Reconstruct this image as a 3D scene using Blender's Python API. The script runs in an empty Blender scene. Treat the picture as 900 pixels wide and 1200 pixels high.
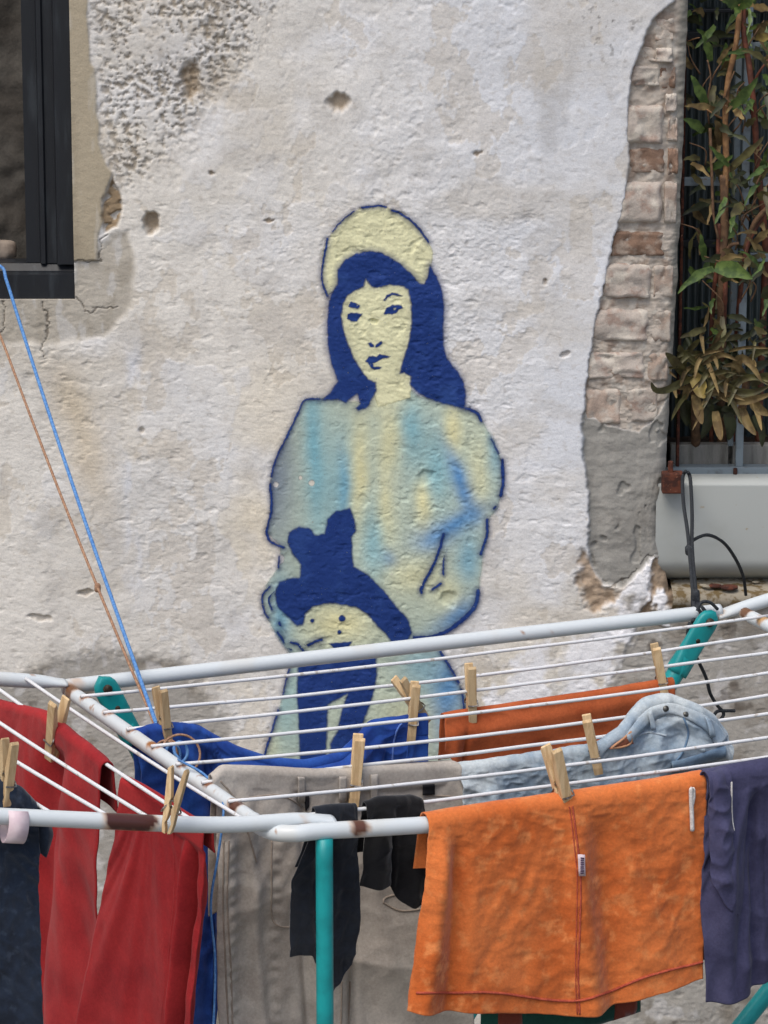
import bpy, bmesh, math, random
import numpy as np
from math import radians, sin, cos, pi
from mathutils import Vector

S = bpy.context.scene
COL = S.collection
random.seed(7)

# ------------------------------------------------------------------ camera
FPX = 4400.0                      # focal length in pixels of the 900x1200 photograph
PITCH = radians(13.5)
CAM = np.array([0.0, -4.75, 2.10])
cd = bpy.data.cameras.new('Camera'); cam = bpy.data.objects.new('Camera', cd); COL.objects.link(cam)
cam.location = CAM; cam.rotation_euler = (pi/2 - PITCH, 0, 0)
cd.sensor_fit = 'VERTICAL'; cd.sensor_height = 24.0; cd.lens = FPX/1200*24.0
cd.clip_start = 0.05; cd.clip_end = 500
S.camera = cam

# ------------------------------------------------------------------ sky, sun, exposure
SUN_EL, SUN_AZ = radians(60), radians(-32)      # azimuth from the camera's back towards its left
world = bpy.data.worlds.new('World'); S.world = world; world.use_nodes = True
wt = world.node_tree; wt.nodes.clear()
sky = wt.nodes.new('ShaderNodeTexSky'); sky.sky_type = 'NISHITA'; sky.sun_disc = False
sky.sun_elevation = SUN_EL; sky.dust_density = 4.0; sky.air_density = 1.0; sky.ozone_density = 1.0
bg = wt.nodes.new('ShaderNodeBackground'); bg.inputs['Strength'].default_value = 0.15
wo = wt.nodes.new('ShaderNodeOutputWorld')
wt.links.new(sky.outputs[0], bg.inputs[0]); wt.links.new(bg.outputs[0], wo.inputs[0])
to_sun = Vector((sin(SUN_AZ)*cos(SUN_EL), -cos(SUN_AZ)*cos(SUN_EL), sin(SUN_EL)))
sky.sun_rotation = math.atan2(to_sun.x, to_sun.y)
sl = bpy.data.lights.new('sun', 'SUN'); sl.energy = 1.5; sl.angle = radians(35); sl.color = (1.0, 0.975, 0.92)
so = bpy.data.objects.new('sun', sl); COL.objects.link(so); so.location = (-2, -4, 6)
so.rotation_euler = to_sun.to_track_quat('Z', 'Y').to_euler()
S.view_settings.view_transform = 'Standard'; S.view_settings.look = 'None'
S.view_settings.exposure = 0.17; S.view_settings.gamma = 1.0; S.view_settings.use_curve_mapping = False
try:
    S.cycles.max_bounces = 6; S.cycles.transparent_max_bounces = 8
except Exception:
    pass

# ------------------------------------------------------------------ projection helpers
FW = np.array([0, cos(PITCH), -sin(PITCH)]); UPV = np.array([0, sin(PITCH), cos(PITCH)]); RT = np.array([1.0, 0, 0])
def ray(x, y): return FW*FPX + RT*(x-450) - UPV*(y-600)
def at_y(x, y, Y=0.0):
    d = ray(x, y); return CAM + d*((Y-CAM[1])/d[1])
def at_z(x, y, Z):
    d = ray(x, y); return CAM + d*((Z-CAM[2])/d[2])
def at_plane(x, y, p, n):
    d = ray(x, y); return CAM + d*(np.dot(p-CAM, n)/np.dot(d, n))
def proj(P):
    d = np.asarray(P)-CAM; k = d@FW
    return 450+FPX*(d@RT)/k, 600-FPX*(d@UPV)/k
def lin(c):
    c = np.asarray(c, float)/255.0
    return np.where(c <= 0.04045, c/12.92, ((c+0.055)/1.055)**2.4)
def L4(c): return tuple(lin(c))+(1.0,)

# ------------------------------------------------------------------ numpy noise
_rng = np.random.RandomState(3)
_perm = _rng.permutation(256); _perm = np.concatenate([_perm, _perm, _perm])
_ga = _rng.rand(256)*2*pi; _gx = np.cos(_ga); _gy = np.sin(_ga)
def noise(x, y, seed=0):
    x = np.asarray(x, float)+seed*17.31; y = np.asarray(y, float)+seed*9.77
    xi = np.floor(x).astype(int); yi = np.floor(y).astype(int)
    xf = x-xi; yf = y-yi; u = xf*xf*xf*(xf*(xf*6-15)+10); v = yf*yf*yf*(yf*(yf*6-15)+10)
    def g(ix, iy, dx, dy):
        h = _perm[_perm[ix & 255]+(iy & 255)]
        return _gx[h]*dx+_gy[h]*dy
    a = g(xi, yi, xf, yf); b = g(xi+1, yi, xf-1, yf); c = g(xi, yi+1, xf, yf-1); d = g(xi+1, yi+1, xf-1, yf-1)
    return 1.5*((a*(1-u)+b*u)*(1-v)+(c*(1-u)+d*u)*v)
def fbm(x, y, o=4, seed=0, gain=0.5):
    s = 0; a = 1.0; t = 0
    for i in range(o):
        s = s+a*noise(np.asarray(x)*2**i, np.asarray(y)*2**i, seed+i*3); t += a; a *= gain
    return s/t*1.3
def sst(a, b, x):
    t = np.clip((x-a)/(b-a), 0, 1); return t*t*(3-2*t)
def seg_dist(PX, PY, pts, closed=False):
    pts = np.asarray(pts, float); n = len(pts); D = np.full(PX.shape, 1e9)
    for i in range(n if closed else n-1):
        ax, ay = pts[i]; bx, by = pts[(i+1) % n]; dx, dy = bx-ax, by-ay; q = dx*dx+dy*dy+1e-12
        t = np.clip(((PX-ax)*dx+(PY-ay)*dy)/q, 0, 1)
        D = np.minimum(D, np.hypot(PX-ax-t*dx, PY-ay-t*dy))
    return D
def sdf(PX, PY, pts):
    """signed distance in pixels, positive inside"""
    pts = np.asarray(pts, float); n = len(pts)
    ins = np.zeros(PX.shape, bool)
    for i in range(n):
        ax, ay = pts[i]; bx, by = pts[(i+1) % n]
        if ay == by: continue
        c = ((ay > PY) != (by > PY)) & (PX < (bx-ax)*(PY-ay)/(by-ay)+ax)
        ins ^= c
    D = seg_dist(PX, PY, pts, True)
    return np.where(ins, D, -D)
def sdf_box(PX, PY, pts, pad=40):
    """sdf evaluated only near the polygon; far away a big negative number"""
    pts = np.asarray(pts, float)
    m = (PX > pts[:, 0].min()-pad) & (PX < pts[:, 0].max()+pad) & (PY > pts[:, 1].min()-pad) & (PY < pts[:, 1].max()+pad)
    o = np.full(PX.shape, -1e3)
    if m.any(): o[m] = sdf(PX[m], PY[m], pts)
    return o
def curve_pts(pts, n, closed=False):
    """Catmull-Rom through pts"""
    P = np.asarray(pts, float); k = len(P); out = []
    m = k if closed else k-1
    for q in np.linspace(0, m, n, endpoint=not closed):
        i = min(int(q), m-1); t = q-i
        if closed: a, b, c, d = P[(i-1) % k], P[i % k], P[(i+1) % k], P[(i+2) % k]
        else: a, b, c, d = P[max(i-1, 0)], P[i], P[i+1], P[min(i+2, k-1)]
        out.append(0.5*((2*b)+(c-a)*t+(2*a-5*b+4*c-d)*t*t+(3*b-a-3*c+d)*t**3))
    return np.array(out)

# ------------------------------------------------------------------ object helpers
ORG = {}
def tag(o, label=None, cat=None, group=None, kind=None):
    if label: o['label'] = label
    if cat: o['category'] = cat
    if group: o['group'] = group
    if kind: o['kind'] = kind
    return o
def thing(name, loc, label=None, cat=None, group=None):
    o = bpy.data.objects.new(name, None); COL.objects.link(o); o.location = loc
    o.empty_display_size = 0.05; ORG[o.name] = np.array(loc, float)
    return tag(o, label, cat, group)
def mk(name, V, F, mat, parent=None, smooth=True, origin=None):
    """ONE mesh object; V is given in world coordinates"""
    V = np.asarray(V, float)
    if parent is not None: org = ORG[parent.name]
    else: org = np.array(origin if origin is not None else [V[:, 0].mean(), V[:, 1].mean(), V[:, 2].min()])
    me = bpy.data.meshes.new(name)
    W = (V-org)
    if isinstance(F, np.ndarray):
        nf, k = F.shape
        me.vertices.add(len(W)); me.vertices.foreach_set('co', W.astype(np.float32).ravel())
        me.loops.add(nf*k); me.loops.foreach_set('vertex_index', F.astype(np.int32).ravel())
        me.polygons.add(nf); me.polygons.foreach_set('loop_start', np.arange(0, nf*k, k, dtype=np.int32))
        me.update(calc_edges=True); me.validate()
    else:
        me.from_pydata([tuple(p) for p in W], [], F)
    if smooth: me.polygons.foreach_set('use_smooth', np.ones(len(me.polygons), bool))
    if mat: me.materials.append(mat)
    o = bpy.data.objects.new(name, me); COL.objects.link(o)
    if parent is not None: o.parent = parent; ORG[o.name] = org
    else: o.location = org; ORG[o.name] = org
    return o
def set_col(o, C, name='col'):
    a = o.data.attributes.new(name, 'FLOAT_COLOR', 'POINT')
    a.data.foreach_set('color', np.asarray(C, np.float32).ravel())
def grid_faces(nr, nc, off=0, wrap=False):
    i = np.arange(nr-1)[:, None]; j = np.arange(nc if wrap else nc-1)[None, :]
    j2 = (j+1) % nc
    return np.stack([i*nc+j, i*nc+j2, (i+1)*nc+j2, (i+1)*nc+j], -1).reshape(-1, 4)+off
def tube_geo(P, r, n=10, squash=None):
    P = np.asarray(P, float); m = len(P); R = np.broadcast_to(np.asarray(r, float), (m,))
    T = np.gradient(P, axis=0); T /= np.linalg.norm(T, axis=1)[:, None]+1e-12
    ref = np.array([0, 0, 1.0]) if abs(T[0][2]) < 0.9 else np.array([0, 1.0, 0])
    N = np.cross(T[0], ref); N /= np.linalg.norm(N); V = []
    a = np.arange(n)*2*pi/n
    for i in range(m):
        N = N-T[i]*np.dot(N, T[i]); N /= np.linalg.norm(N)+1e-12; B = np.cross(T[i], N)
        sq = 1.0 if squash is None else squash[i]
        V.append(P[i]+R[i]*(np.cos(a)[:, None]*N*(2-sq if sq < 1 else 1)+np.sin(a)[:, None]*B*sq))
    V = np.concatenate(V); F = [list(q) for q in grid_faces(m, n, 0, True)]
    F.append(list(range(n))[::-1]); F.append([(m-1)*n+k for k in range(n)])
    return V, F
def tube(name, P, r, mat, parent=None, n=10, squash=None):
    V, F = tube_geo(P, r, n, squash); return mk(name, V, F, mat, parent)
def line(a, b, n): return np.asarray(a)+(np.asarray(b)-np.asarray(a))*np.linspace(0, 1, n)[:, None]
def box_geo(c, size, R=None, bev=0.0):
    bm = bmesh.new(); bmesh.ops.create_cube(bm, size=1.0)
    for v in bm.verts: v.co = Vector([v.co[i]*size[i] for i in range(3)])
    if bev > 0: bmesh.ops.bevel(bm, geom=bm.edges[:], offset=bev, segments=2, affect='EDGES', profile=0.5)
    bm.verts.index_update()
    V = np.array([v.co[:] for v in bm.verts]); F = [[v.index for v in f.verts] for f in bm.faces]; bm.free()
    if R is not None: V = V@np.asarray(R).T
    return V+np.asarray(c), F
def box(name, c, size, mat, parent=None, bev=0.001, R=None):
    V, F = box_geo(c, size, R, bev); return mk(name, V, F, mat, parent, smooth=False)
def join(parts):
    V = []; F = []; o = 0
    for v, f in parts:
        V.append(v); F += [[int(i)+o for i in q] for q in f]; o += len(v)
    return np.concatenate(V), F

# ------------------------------------------------------------------ materials
def mat(name, c1, c2=None, scale=30, lo=0.4, hi=0.6, rough=0.8, bump=0.0, bscale=300, bdist=0.001, sheen=0, metal=0,
        spec=0.3, attr=False, detail=6, rand=0.0, alpha=False, c3=None, scale3=8, lo3=0.5, hi3=0.7, stretch=None, bump2=0, bscale2=40, fine=0.0, fscale=700, wear=None):
    m = bpy.data.materials.new(name); m.use_nodes = True; nt = m.node_tree; N = nt.nodes; K = nt.links
    b = N['Principled BSDF']; out = N['Material Output']
    b.inputs['Roughness'].default_value = rough; b.inputs['Metallic'].default_value = metal
    b.inputs['Specular IOR Level'].default_value = spec
    if sheen: b.inputs['Sheen Weight'].default_value = sheen; b.inputs['Sheen Roughness'].default_value = 0.5
    geo = N.new('ShaderNodeNewGeometry'); vec = geo.outputs['Position']
    if stretch:
        mp = N.new('ShaderNodeMapping'); mp.inputs['Scale'].default_value = stretch
        K.new(vec, mp.inputs['Vector']); vec = mp.outputs[0]
    def nz(sc, det=6, rg=0.55):
        n = N.new('ShaderNodeTexNoise'); n.inputs['Scale'].default_value = sc; n.inputs['Detail'].default_value = det
        n.inputs['Roughness'].default_value = rg; K.new(vec, n.inputs['Vector']); return n.outputs[0]
    def ramp(src, a, c):
        r = N.new('ShaderNodeMapRange'); r.interpolation_type = 'SMOOTHSTEP'
        r.inputs[1].default_value = a; r.inputs[2].default_value = c; K.new(src, r.inputs[0]); return r.outputs[0]
    def mix(f, A, B, mode='MIX'):
        x = N.new('ShaderNodeMix'); x.data_type = 'RGBA'; x.blend_type = mode
        if isinstance(f, (int, float)): x.inputs[0].default_value = f
        else: K.new(f, x.inputs[0])
        for s, i in ((A, 6), (B, 7)):
            if isinstance(s, tuple): x.inputs[i].default_value = s
            else: K.new(s, x.inputs[i])
        return x.outputs[2]
    base = L4(c1)
    al = None
    if attr:
        at = N.new('ShaderNodeAttribute'); at.attribute_name = 'col'; base = at.outputs['Color']; al = at.outputs['Alpha']
    if c2 is not None: base = mix(ramp(nz(scale, detail), lo, hi), base, L4(c2))
    if c3 is not None: base = mix(ramp(nz(scale3, detail), lo3, hi3), base, L4(c3))
    if fine:
        f = nz(fscale, 3, 0.7)
        g = N.new('ShaderNodeMapRange'); g.inputs[1].default_value = 0.3; g.inputs[2].default_value = 0.7
        g.inputs[3].default_value = 1-fine; g.inputs[4].default_value = 1+fine; K.new(f, g.inputs[0])
        cc = N.new('ShaderNodeCombineColor')
        for i in range(3): K.new(g.outputs[0], cc.inputs[i])
        base = mix(1.0, base, cc.outputs[0], 'MULTIPLY')
    if rand:
        oi = N.new('ShaderNodeObjectInfo'); hs = N.new('ShaderNodeHueSaturation')
        r = N.new('ShaderNodeMapRange'); r.inputs[3].default_value = 1-rand; r.inputs[4].default_value = 1+rand
        K.new(oi.outputs['Random'], r.inputs[0]); K.new(r.outputs[0], hs.inputs['Value'])
        if isinstance(base, tuple): hs.inputs['Color'].default_value = base
        else: K.new(base, hs.inputs['Color'])
        base = hs.outputs[0]
    if isinstance(base, tuple): b.inputs['Base Color'].default_value = base
    else: K.new(base, b.inputs['Base Color'])
    prev = None
    for st, sc, ds in ((bump2, bscale2, 0.003), (bump, bscale, bdist)):
        if st:
            bp = N.new('ShaderNodeBump'); bp.inputs['Strength'].default_value = st; bp.inputs['Distance'].default_value = ds
            K.new(nz(sc, 4, 0.6), bp.inputs['Height'])
            if prev: K.new(prev, bp.inputs['Normal'])
            prev = bp.outputs[0]
    if prev: K.new(prev, b.inputs['Normal'])
    if alpha:
        fac = al
        if wear:
            mt = N.new('ShaderNodeMath'); mt.operation = 'MULTIPLY'
            K.new(al, mt.inputs[0]); K.new(ramp(nz(wear[0], 5, 0.7), wear[1], wear[2]), mt.inputs[1]); fac = mt.outputs[0]
        tr = N.new('ShaderNodeBsdfTransparent'); ms = N.new('ShaderNodeMixShader')
        K.new(fac, ms.inputs[0]); K.new(tr.outputs[0], ms.inputs[1]); K.new(b.outputs[0], ms.inputs[2])
        K.new(ms.outputs[0], out.inputs['Surface'])
    return m

M_plaster = mat('plaster', (205, 200, 190), attr=True, rough=0.92, spec=0.15, bump=0.4, bscale=420, bdist=0.001, bump2=0.22, bscale2=130, fine=0.10, fscale=520)
M_paint = mat('spray_paint', (30, 50, 110), attr=True, alpha=True, rough=0.75, spec=0.25, bump=0.35, bscale=420, bdist=0.001, bump2=0.22, bscale2=130, fine=0.08, fscale=520, wear=(240, 0.30, 0.36))
M_brick_pale = mat('brick_limed', (178, 168, 158), (160, 140, 128), 60, 0.46, 0.66, rough=0.95, spec=0.1, bump=0.7, bscale=260, bump2=0.5, bscale2=90, c3=(196, 188, 176), scale3=35, lo3=0.48, hi3=0.6, rand=0.10, fine=0.15)
M_brick_pink = mat('brick_pink', (164, 147, 134), (180, 171, 160), 55, 0.42, 0.62, rough=0.95, spec=0.1, bump=0.7, bscale=260, bump2=0.5, bscale2=90, rand=0.10, fine=0.15)
M_brick_red = mat('brick_red', (132, 108, 92), (166, 150, 136), 50, 0.44, 0.62, rough=0.95, spec=0.1, bump=0.7, bscale=260, bump2=0.5, bscale2=90, rand=0.10, fine=0.15)
M_frame = mat('dark_frame_paint', (25, 28, 33), (46, 51, 56), 60, 0.5, 0.75, rough=0.45, spec=0.4, bump=0.15, bscale=200, stretch=(1, 1, 0.15), c3=(33, 35, 37), scale3=20)
M_rubble = mat('rubble', (82, 79, 74), (66, 62, 57), 14, 0.35, 0.65, rough=0.95, bump=0.9, bscale=110, bump2=.9, bscale2=35, fine=.15, fscale=200)
M_stone = mat('stone', (140, 128, 116), (100, 88, 78), 30, rough=0.9, bump=0.6, bscale=120)
M_grille = mat('grille_paint', (116, 127, 134), (98, 104, 108), 60, 0.5, 0.7, rough=0.5, bump=0.2, bscale=200, c3=(112, 82, 62), scale3=45, lo3=0.66, hi3=0.72)
M_rust = mat('rust', (92, 52, 38), (60, 36, 30), 120, rough=0.9, bump=0.6, bscale=300, c3=(140, 100, 80), scale3=260, lo3=0.62, hi3=0.7)
M_pane = mat('dark_ribbed_glass', (60, 70, 72), (46, 54, 55), 20, rough=0.3, spec=0.5, stretch=(6, 1, 0.6))
M_concrete = mat('concrete', (138, 136, 130), (106, 104, 98), 40, 0.4, 0.7, rough=0.95, bump=0.5, bscale=250, stretch=(2.2, 1, 0.35), fine=0.1)
M_trough = mat('white_enamel', (164, 168, 165), (150, 152, 146), 9, 0.45, 0.75, rough=0.55, spec=0.3, bump=0.08, bscale=120, c3=(150, 140, 118), scale3=70, lo3=0.68, hi3=0.76)
M_ledge = mat('dirty_ledge', (150, 142, 126), (104, 88, 60), 70, 0.45, 0.6, rough=0.95, bump=0.6, bscale=200)
M_soil = mat('soil', (52, 42, 34), (34, 28, 22), 60, rough=1.0, bump=0.8, bscale=120)
M_black = mat('black_cord', (34, 37, 42), (50, 54, 58), 400, rough=0.7, bump=0.4, bscale=900)
M_bluecord = mat('blue_cord', (70, 118, 178), (96, 142, 194), 300, rough=0.6, bump=0.4, bscale=900)
M_browncord = mat('brown_cord', (138, 104, 82), (164, 130, 104), 300, rough=0.8, bump=0.4, bscale=900)
M_tube = mat('white_painted_tube', (206, 210, 212), attr=True, rough=0.38, spec=0.45, bump=0.08, bscale=300)
M_wire = mat('white_coated_wire', (212, 214, 216), (178, 172, 164), 90, 0.6, 0.7, rough=0.5, c3=(72, 60, 52), scale3=55, lo3=0.74, hi3=0.77)
M_teal = mat('teal_plastic', (22, 150, 152), (18, 132, 134), 25, rough=0.42, spec=0.4, bump=0.05, bscale=200)
M_bolt = mat('rusty_bolt', (74, 66, 54), (52, 42, 34), 300, rough=0.6, metal=0.4)
M_wood = mat('peg_wood', (204, 178, 138), (182, 152, 112), 40, 0.4, 0.65, rough=0.75, bump=0.3, bscale=200, stretch=(5, 5, 0.6), rand=0.22, fine=0.12)
M_spring = mat('peg_spring', (150, 148, 144), (110, 96, 82), 300, rough=0.35, metal=0.9)
M_tape = mat('pink_tape', (216, 200, 204), (204, 184, 190), 60, rough=0.6, bump=0.1)
M_ground = mat('paving_concrete', (128, 124, 116), (102, 98, 92), 2.5, rough=0.95, bump=0.4, bscale=60, c3=(116, 112, 106), scale3=14)
def fabric(name, c1, c2, scale=30, lo=0.4, hi=0.65, sheen=0.25, bump=0.3, bscale=900, b2=0.25, bs2=60, c3=None, **k):
    return mat(name, c1, c2, scale, lo, hi, rough=0.92, spec=0.1, sheen=sheen, bump=bump, bscale=bscale, bump2=b2, bscale2=bs2, c3=c3, fine=0.13, fscale=330, **k)

# ------------------------------------------------------------------ ground
g = mk('ground', [(-60, -60, 0), (60, -60, 0), (60, 60, 0), (-60, 60, 0)], [[0, 1, 2, 3]], M_ground, origin=(0, 0, 0)); tag(g, kind='structure')

# ------------------------------------------------------------------ the wall
def W(px, py): p = at_y(px, py, 0.0); return p[0], p[2]
XL, ZL = W(88, 351)                  # lower right corner of the left window
XL0 = W(-420, 300)[0]; ZT = W(450, -420)[1]
XR, _ = W(793, 400); ZR = W(850, 697)[1]; XR1 = W(1330, 400)[0]
def rng(*seg):
    out = []
    for a, b, st in seg: out.append(np.linspace(a, b, max(2, int(round((b-a)/st))+1))[:-1])
    out.append([seg[-1][1]]); return np.concatenate(out)
mx0, mx1 = W(296, 600)[0], W(600, 600)[0]; mz0, mz1 = W(450, 935)[1], W(450, 232)[1]
vx0, vx1 = W(-40, 600)[0], W(940, 600)[0]; vz0, vz1 = W(450, 1240)[1], W(450, -40)[1]
gx = rng((-3.2, -1.0, 0.06), (-1.0, vx0, 0.012), (vx0, mx0, 0.0016), (mx0, mx1, 0.00105), (mx1, vx1, 0.0016), (vx1, 1.0, 0.012), (1.0, 3.2, 0.06))
gz = rng((0.0, vz0, 0.012), (vz0, mz0, 0.0017), (mz0, mz1, 0.00105), (mz1, vz1, 0.0017), (vz1, 2.2, 0.012), (2.2, 4.2, 0.06))
def snap(g_, vals):
    for v in vals: g_[np.argmin(abs(g_-v))] = v
    return np.sort(g_)
gx = snap(gx, [XL0, XL, XR, XR1]); gz = snap(gz, [ZL, ZR, ZT])
GX, GZ = np.meshgrid(gx, gz)         # rows = z
PXg, PYg = proj(np.stack([GX, np.zeros_like(GX), GZ], -1))
jx, jy = 5*fbm(GX*22, GZ*22, 3, 11), 5*fbm(GX*22, GZ*22, 3, 12)      # ragged edges for the zones
QX, QY = PXg+jx, PYg+jy
jx2, jy2 = 5*fbm(GX*90, GZ*90, 2, 13), 5*fbm(GX*90, GZ*90, 2, 14)
RX, RY = PXg+jx+jx2, PYg+jy+jy2
def zone(pts, soft=3.0, x=None, y=None, pad=40): return sst(-soft, soft, sdf_box(QX if x is None else x, QY if y is None else y, pts, pad))

z_beige = zone([(60, -60), (101, -60), (104, 45), (112, 100), (114, 150), (119, 178), (131, 200), (126, 215), (119, 238), (122, 262), (118, 280), (117, 303), (60, 306)], 1.6)
z_cem = zone([(88, 300), (118, 292), (135, 278), (152, 271), (157, 300), (156, 340), (150, 368), (118, 392), (60, 402), (-60, 408), (-60, 340), (60, 340), (86, 330)], 5)
z_gravel = zone([(131, 206), (139, 222), (141, 245), (138, 268), (126, 274), (119, 255), (121, 232)], 2.0)
z_rough = zone([(101, -60), (280, -60), (320, 10), (280, 80), (225, 150), (200, 175), (165, 215), (138, 212), (124, 180), (114, 110)], 26, RX, RY, 80)
z_brick = zone([(789, -60), (784, 0), (764, 25), (751, 58), (741, 85), (737, 120), (737, 160), (738, 190), (734, 220), (730, 250), (720, 280), (714, 312), (705, 345), (697, 390), (690, 430), (687, 470), (690, 490), (722, 502), (750, 509), (768, 494), (790, 470), (860, 470), (860, -60)], 1.3, PXg+jx*0.4+jx2*.35, PYg+jy*0.4+jy2*.35)
z_grey = zone([(688, 470), (683, 492), (682, 520), (689, 560), (692, 610), (689, 642), (694, 668), (705, 684), (730, 688), (754, 668), (774, 655), (800, 650), (800, 440), (768, 465), (750, 490), (722, 485)], 2.2, PXg+jx*.8+jx2*.5, PYg+jy*.8+jy2*.5)*(1-z_brick)
z_flake = zone([(772, 655), (755, 668), (735, 690), (712, 705), (697, 722), (680, 738), (640, 752), (600, 772), (575, 800), (560, 850), (690, 850), (716, 800), (738, 752), (752, 722), (765, 694)], 4, RX, RY)
z_flake = np.maximum(z_flake, zone([(765, 700), (778, 692), (790, 712), (788, 735), (770, 730)], 3, RX, RY))
z_low = np.maximum(zone([(735, 700), (775, 660), (800, 640), (1500, 640), (1500, 1400), (560, 1400), (620, 900), (700, 840), (722, 790)], 10, RX, RY, 60),
                   zone([(-600, 798), (20, 800), (60, 775), (120, 765), (215, 775), (235, 810), (270, 850), (300, 1400), (-600, 1400)], 12, RX, RY, 60))
z_break = zone([(680, 640), (697, 660), (705, 690), (735, 693), (760, 668), (785, 650), (800, 700), (795, 720), (740, 735), (715, 735), (690, 712), (676, 680)], 5, RX, RY)*(1-z_flake)*(1-z_grey)
smooth_z = np.clip(z_beige*0.85+z_cem*0.45+z_grey*0.8, 0, 0.9)

rough_z = (1-smooth_z)*(0.45+0.55*sst(-0.3, 0.5, fbm(GX*4, GZ*4, 3, 20)))*(1-0.55*sst(520, 680, PXg)*sst(700, 500, PYg))
n_big = fbm(GX*2.6, GZ*2.6, 3, 21); n_mid = fbm(GX*16, GZ*19, 3, 22); n_sm = fbm(GX*66+GZ*20, GZ*82, 4, 23, 0.6)
n_fine = fbm(GX*150+GZ*30, GZ*210, 2, 24)
H = 0.006*n_big + rough_z*(0.0019*n_mid+0.0009*n_sm+0.0005*n_fine) + smooth_z*0.0004*n_sm
layer = sst(0.06, 0.10, fbm(GX*5+2, GZ*5, 6, 19, 0.6))*(1-z_low)*(1-smooth_z); layer2 = sst(0.20, 0.23, fbm(GX*8+5, GZ*7, 6, 18, 0.62))*(1-smooth_z)
H += 0.0004*layer-0.0004*layer2
H -= rough_z*0.0013*sst(0.25, 0.6, fbm(GX*42+3, GZ*70, 3, 25))           # trowel dents
pit = sst(-0.12, 0.42, fbm(GX*100+GZ*30, GZ*135, 4, 27, 0.65)+0.45*fbm(GX*14, GZ*14, 3, 28))
pit_r = z_rough*pit*(1-z_beige)
H -= 0.0032*pit_r
H -= z_gravel*(0.004+0.004*sst(0, 0.4, noise(GX*90, GZ*90, 5)))
H += 0.002*z_beige - 0.002*z_cem*(1-z_beige)
H += -0.0108*z_brick*(0.85+0.25*fbm(GX*25, GZ*25, 3, 31)) - 0.007*z_grey + z_brick*0.003*n_sm
H += z_grey*(.0016*fbm(GX*18+GZ*9, GZ*40, 4, 34)+.0010*fbm(GX*60, GZ*60, 3, 35)-.003*sst(.34, .42, fbm(GX*26, GZ*22, 3, 36)))
H -= z_break*0.008*(0.6+fbm(GX*30, GZ*30, 3, 33)) + z_low*0.003*(1-z_flake)
holes = [(178, 260, 9, 13, .012), (398, 122, 13, 11, .009), (223, 92, 13, 24, .007), (500, 560, 12, 10, .003), (527, 700, 11, 9, .004), (437, 378, 5, 4, .004),
         (166, 502, 3, 3, .004), (100, 695, 8, 4, .005), (47, 725, 12, 4, .004), (660, 415, 4, 5, .004), (313, 262, 6, 3, .003), (640, 330, 4, 5, .004), (560, 178, 5, 3, .003), (250, 205, 4, 3, .004)]
hole_m = np.zeros_like(H)
for hx, hy, rx, ry, dp in holes:
    m_ = (abs(PXg-hx) < rx*3) & (abs(PYg-hy) < ry*3)
    d = np.hypot((PXg[m_]+jx[m_]*1.1+jx2[m_]*.6-hx)/rx, (PYg[m_]+jy[m_]*1.1+jy2[m_]*.6-hy)/ry)
    k = 1-sst(0.55, 1.2, d); H[m_] -= dp*k; hole_m[m_] = np.maximum(hole_m[m_], k)
crack = np.zeros_like(H)
for c in ([(86, 304), (100, 306), (117, 303), (121, 285), (127, 275)], [(88, 350), (96, 356), (101, 366), (112, 362), (140, 361)],
          [(52, 352), (56, 380), (50, 420)], [(752, 662), (765, 655), (778, 658)], [(715, 688), (735, 680), (745, 668)], [(4, 352), (3, 385), (-6, 410)]):
    c = np.array(c); m_ = (PXg > c[:, 0].min()-8) & (PXg < c[:, 0].max()+8) & (PYg > c[:, 1].min()-8) & (PYg < c[:, 1].max()+8)
    crack[m_] = np.maximum(crack[m_], 1-sst(0.3, 1.3+.5*jx2[m_]*.3, seg_dist(RX[m_]-jx[m_]*0.3, RY[m_]-jy[m_]*0.3, c)))
H -= 0.0018*crack

# base colours of the wall: limewash, exposed render, cement, stains
def mixc(C, c, f): return C*(1-f[..., None])+lin(c)*f[..., None]
C = np.broadcast_to(lin((217, 213, 205)), GX.shape+(3,)).copy()
C = mixc(C, (220, 209, 186), 0.75*sst(-0.1, 0.7, fbm(GX*3.5+1, GZ*3.2, 4, 41))*sst(900, 300, PXg)*sst(150, 420, PYg))
C = mixc(C, (211, 215, 222), 0.8*sst(250, 680, PXg+60*n_big)*sst(760, 500, PYg))
C = mixc(C, (222, 224, 228), 0.65*sst(0.05, 0.5, fbm(GX*6, GZ*6, 4, 42))*(1-z_low))
C = mixc(C, (216, 216, 216), 0.45*layer); C = mixc(C, (190, 178, 158), 0.35*layer2)
C = mixc(C, (190, 182, 168), 0.45*sst(0.05, 0.55, fbm(GX*5+7, GZ*9, 5, 43)))
C = mixc(C, (180, 176, 170), 0.40*sst(0.1, 0.5, fbm(GX*14, GZ*18, 4, 44)))
C = mixc(C, (214, 218, 226), 0.7*np.exp(-((QX-157)/9.0)**2)*sst(380, 440, PYg)*sst(740, 660, PYg)*sst(-0.2, 0.3, fbm(GX*30, GZ*12, 3, 45)))
C = mixc(C, (196, 178, 146), 0.55*np.exp(-((QX-(75+(PYg-440)*0.28))/22.0)**2)*sst(400, 470, PYg)*sst(640, 540, PYg))
C = mixc(C, (158, 148, 134), 0.30*sst(0.15, 0.7, fbm(GX*95+GZ*20, GZ*150, 4, 46))*(1-0.6*smooth_z))              # little dark dents
C = mixc(C, (150, 146, 140), 0.35*sst(0.3, 0.6, fbm(GX*9, GZ*3, 4, 50))*sst(430, 560, PXg)*sst(330, 120, PYg))
C = mixc(C, (190, 184, 174), 0.35*z_rough); C = mixc(C, (136, 124, 106), 0.75*pit_r)
C = mixc(C, (122, 110, 94), 0.35*z_rough*sst(0.2, 0.5, fbm(GX*30, GZ*24, 4, 47)))
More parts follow.
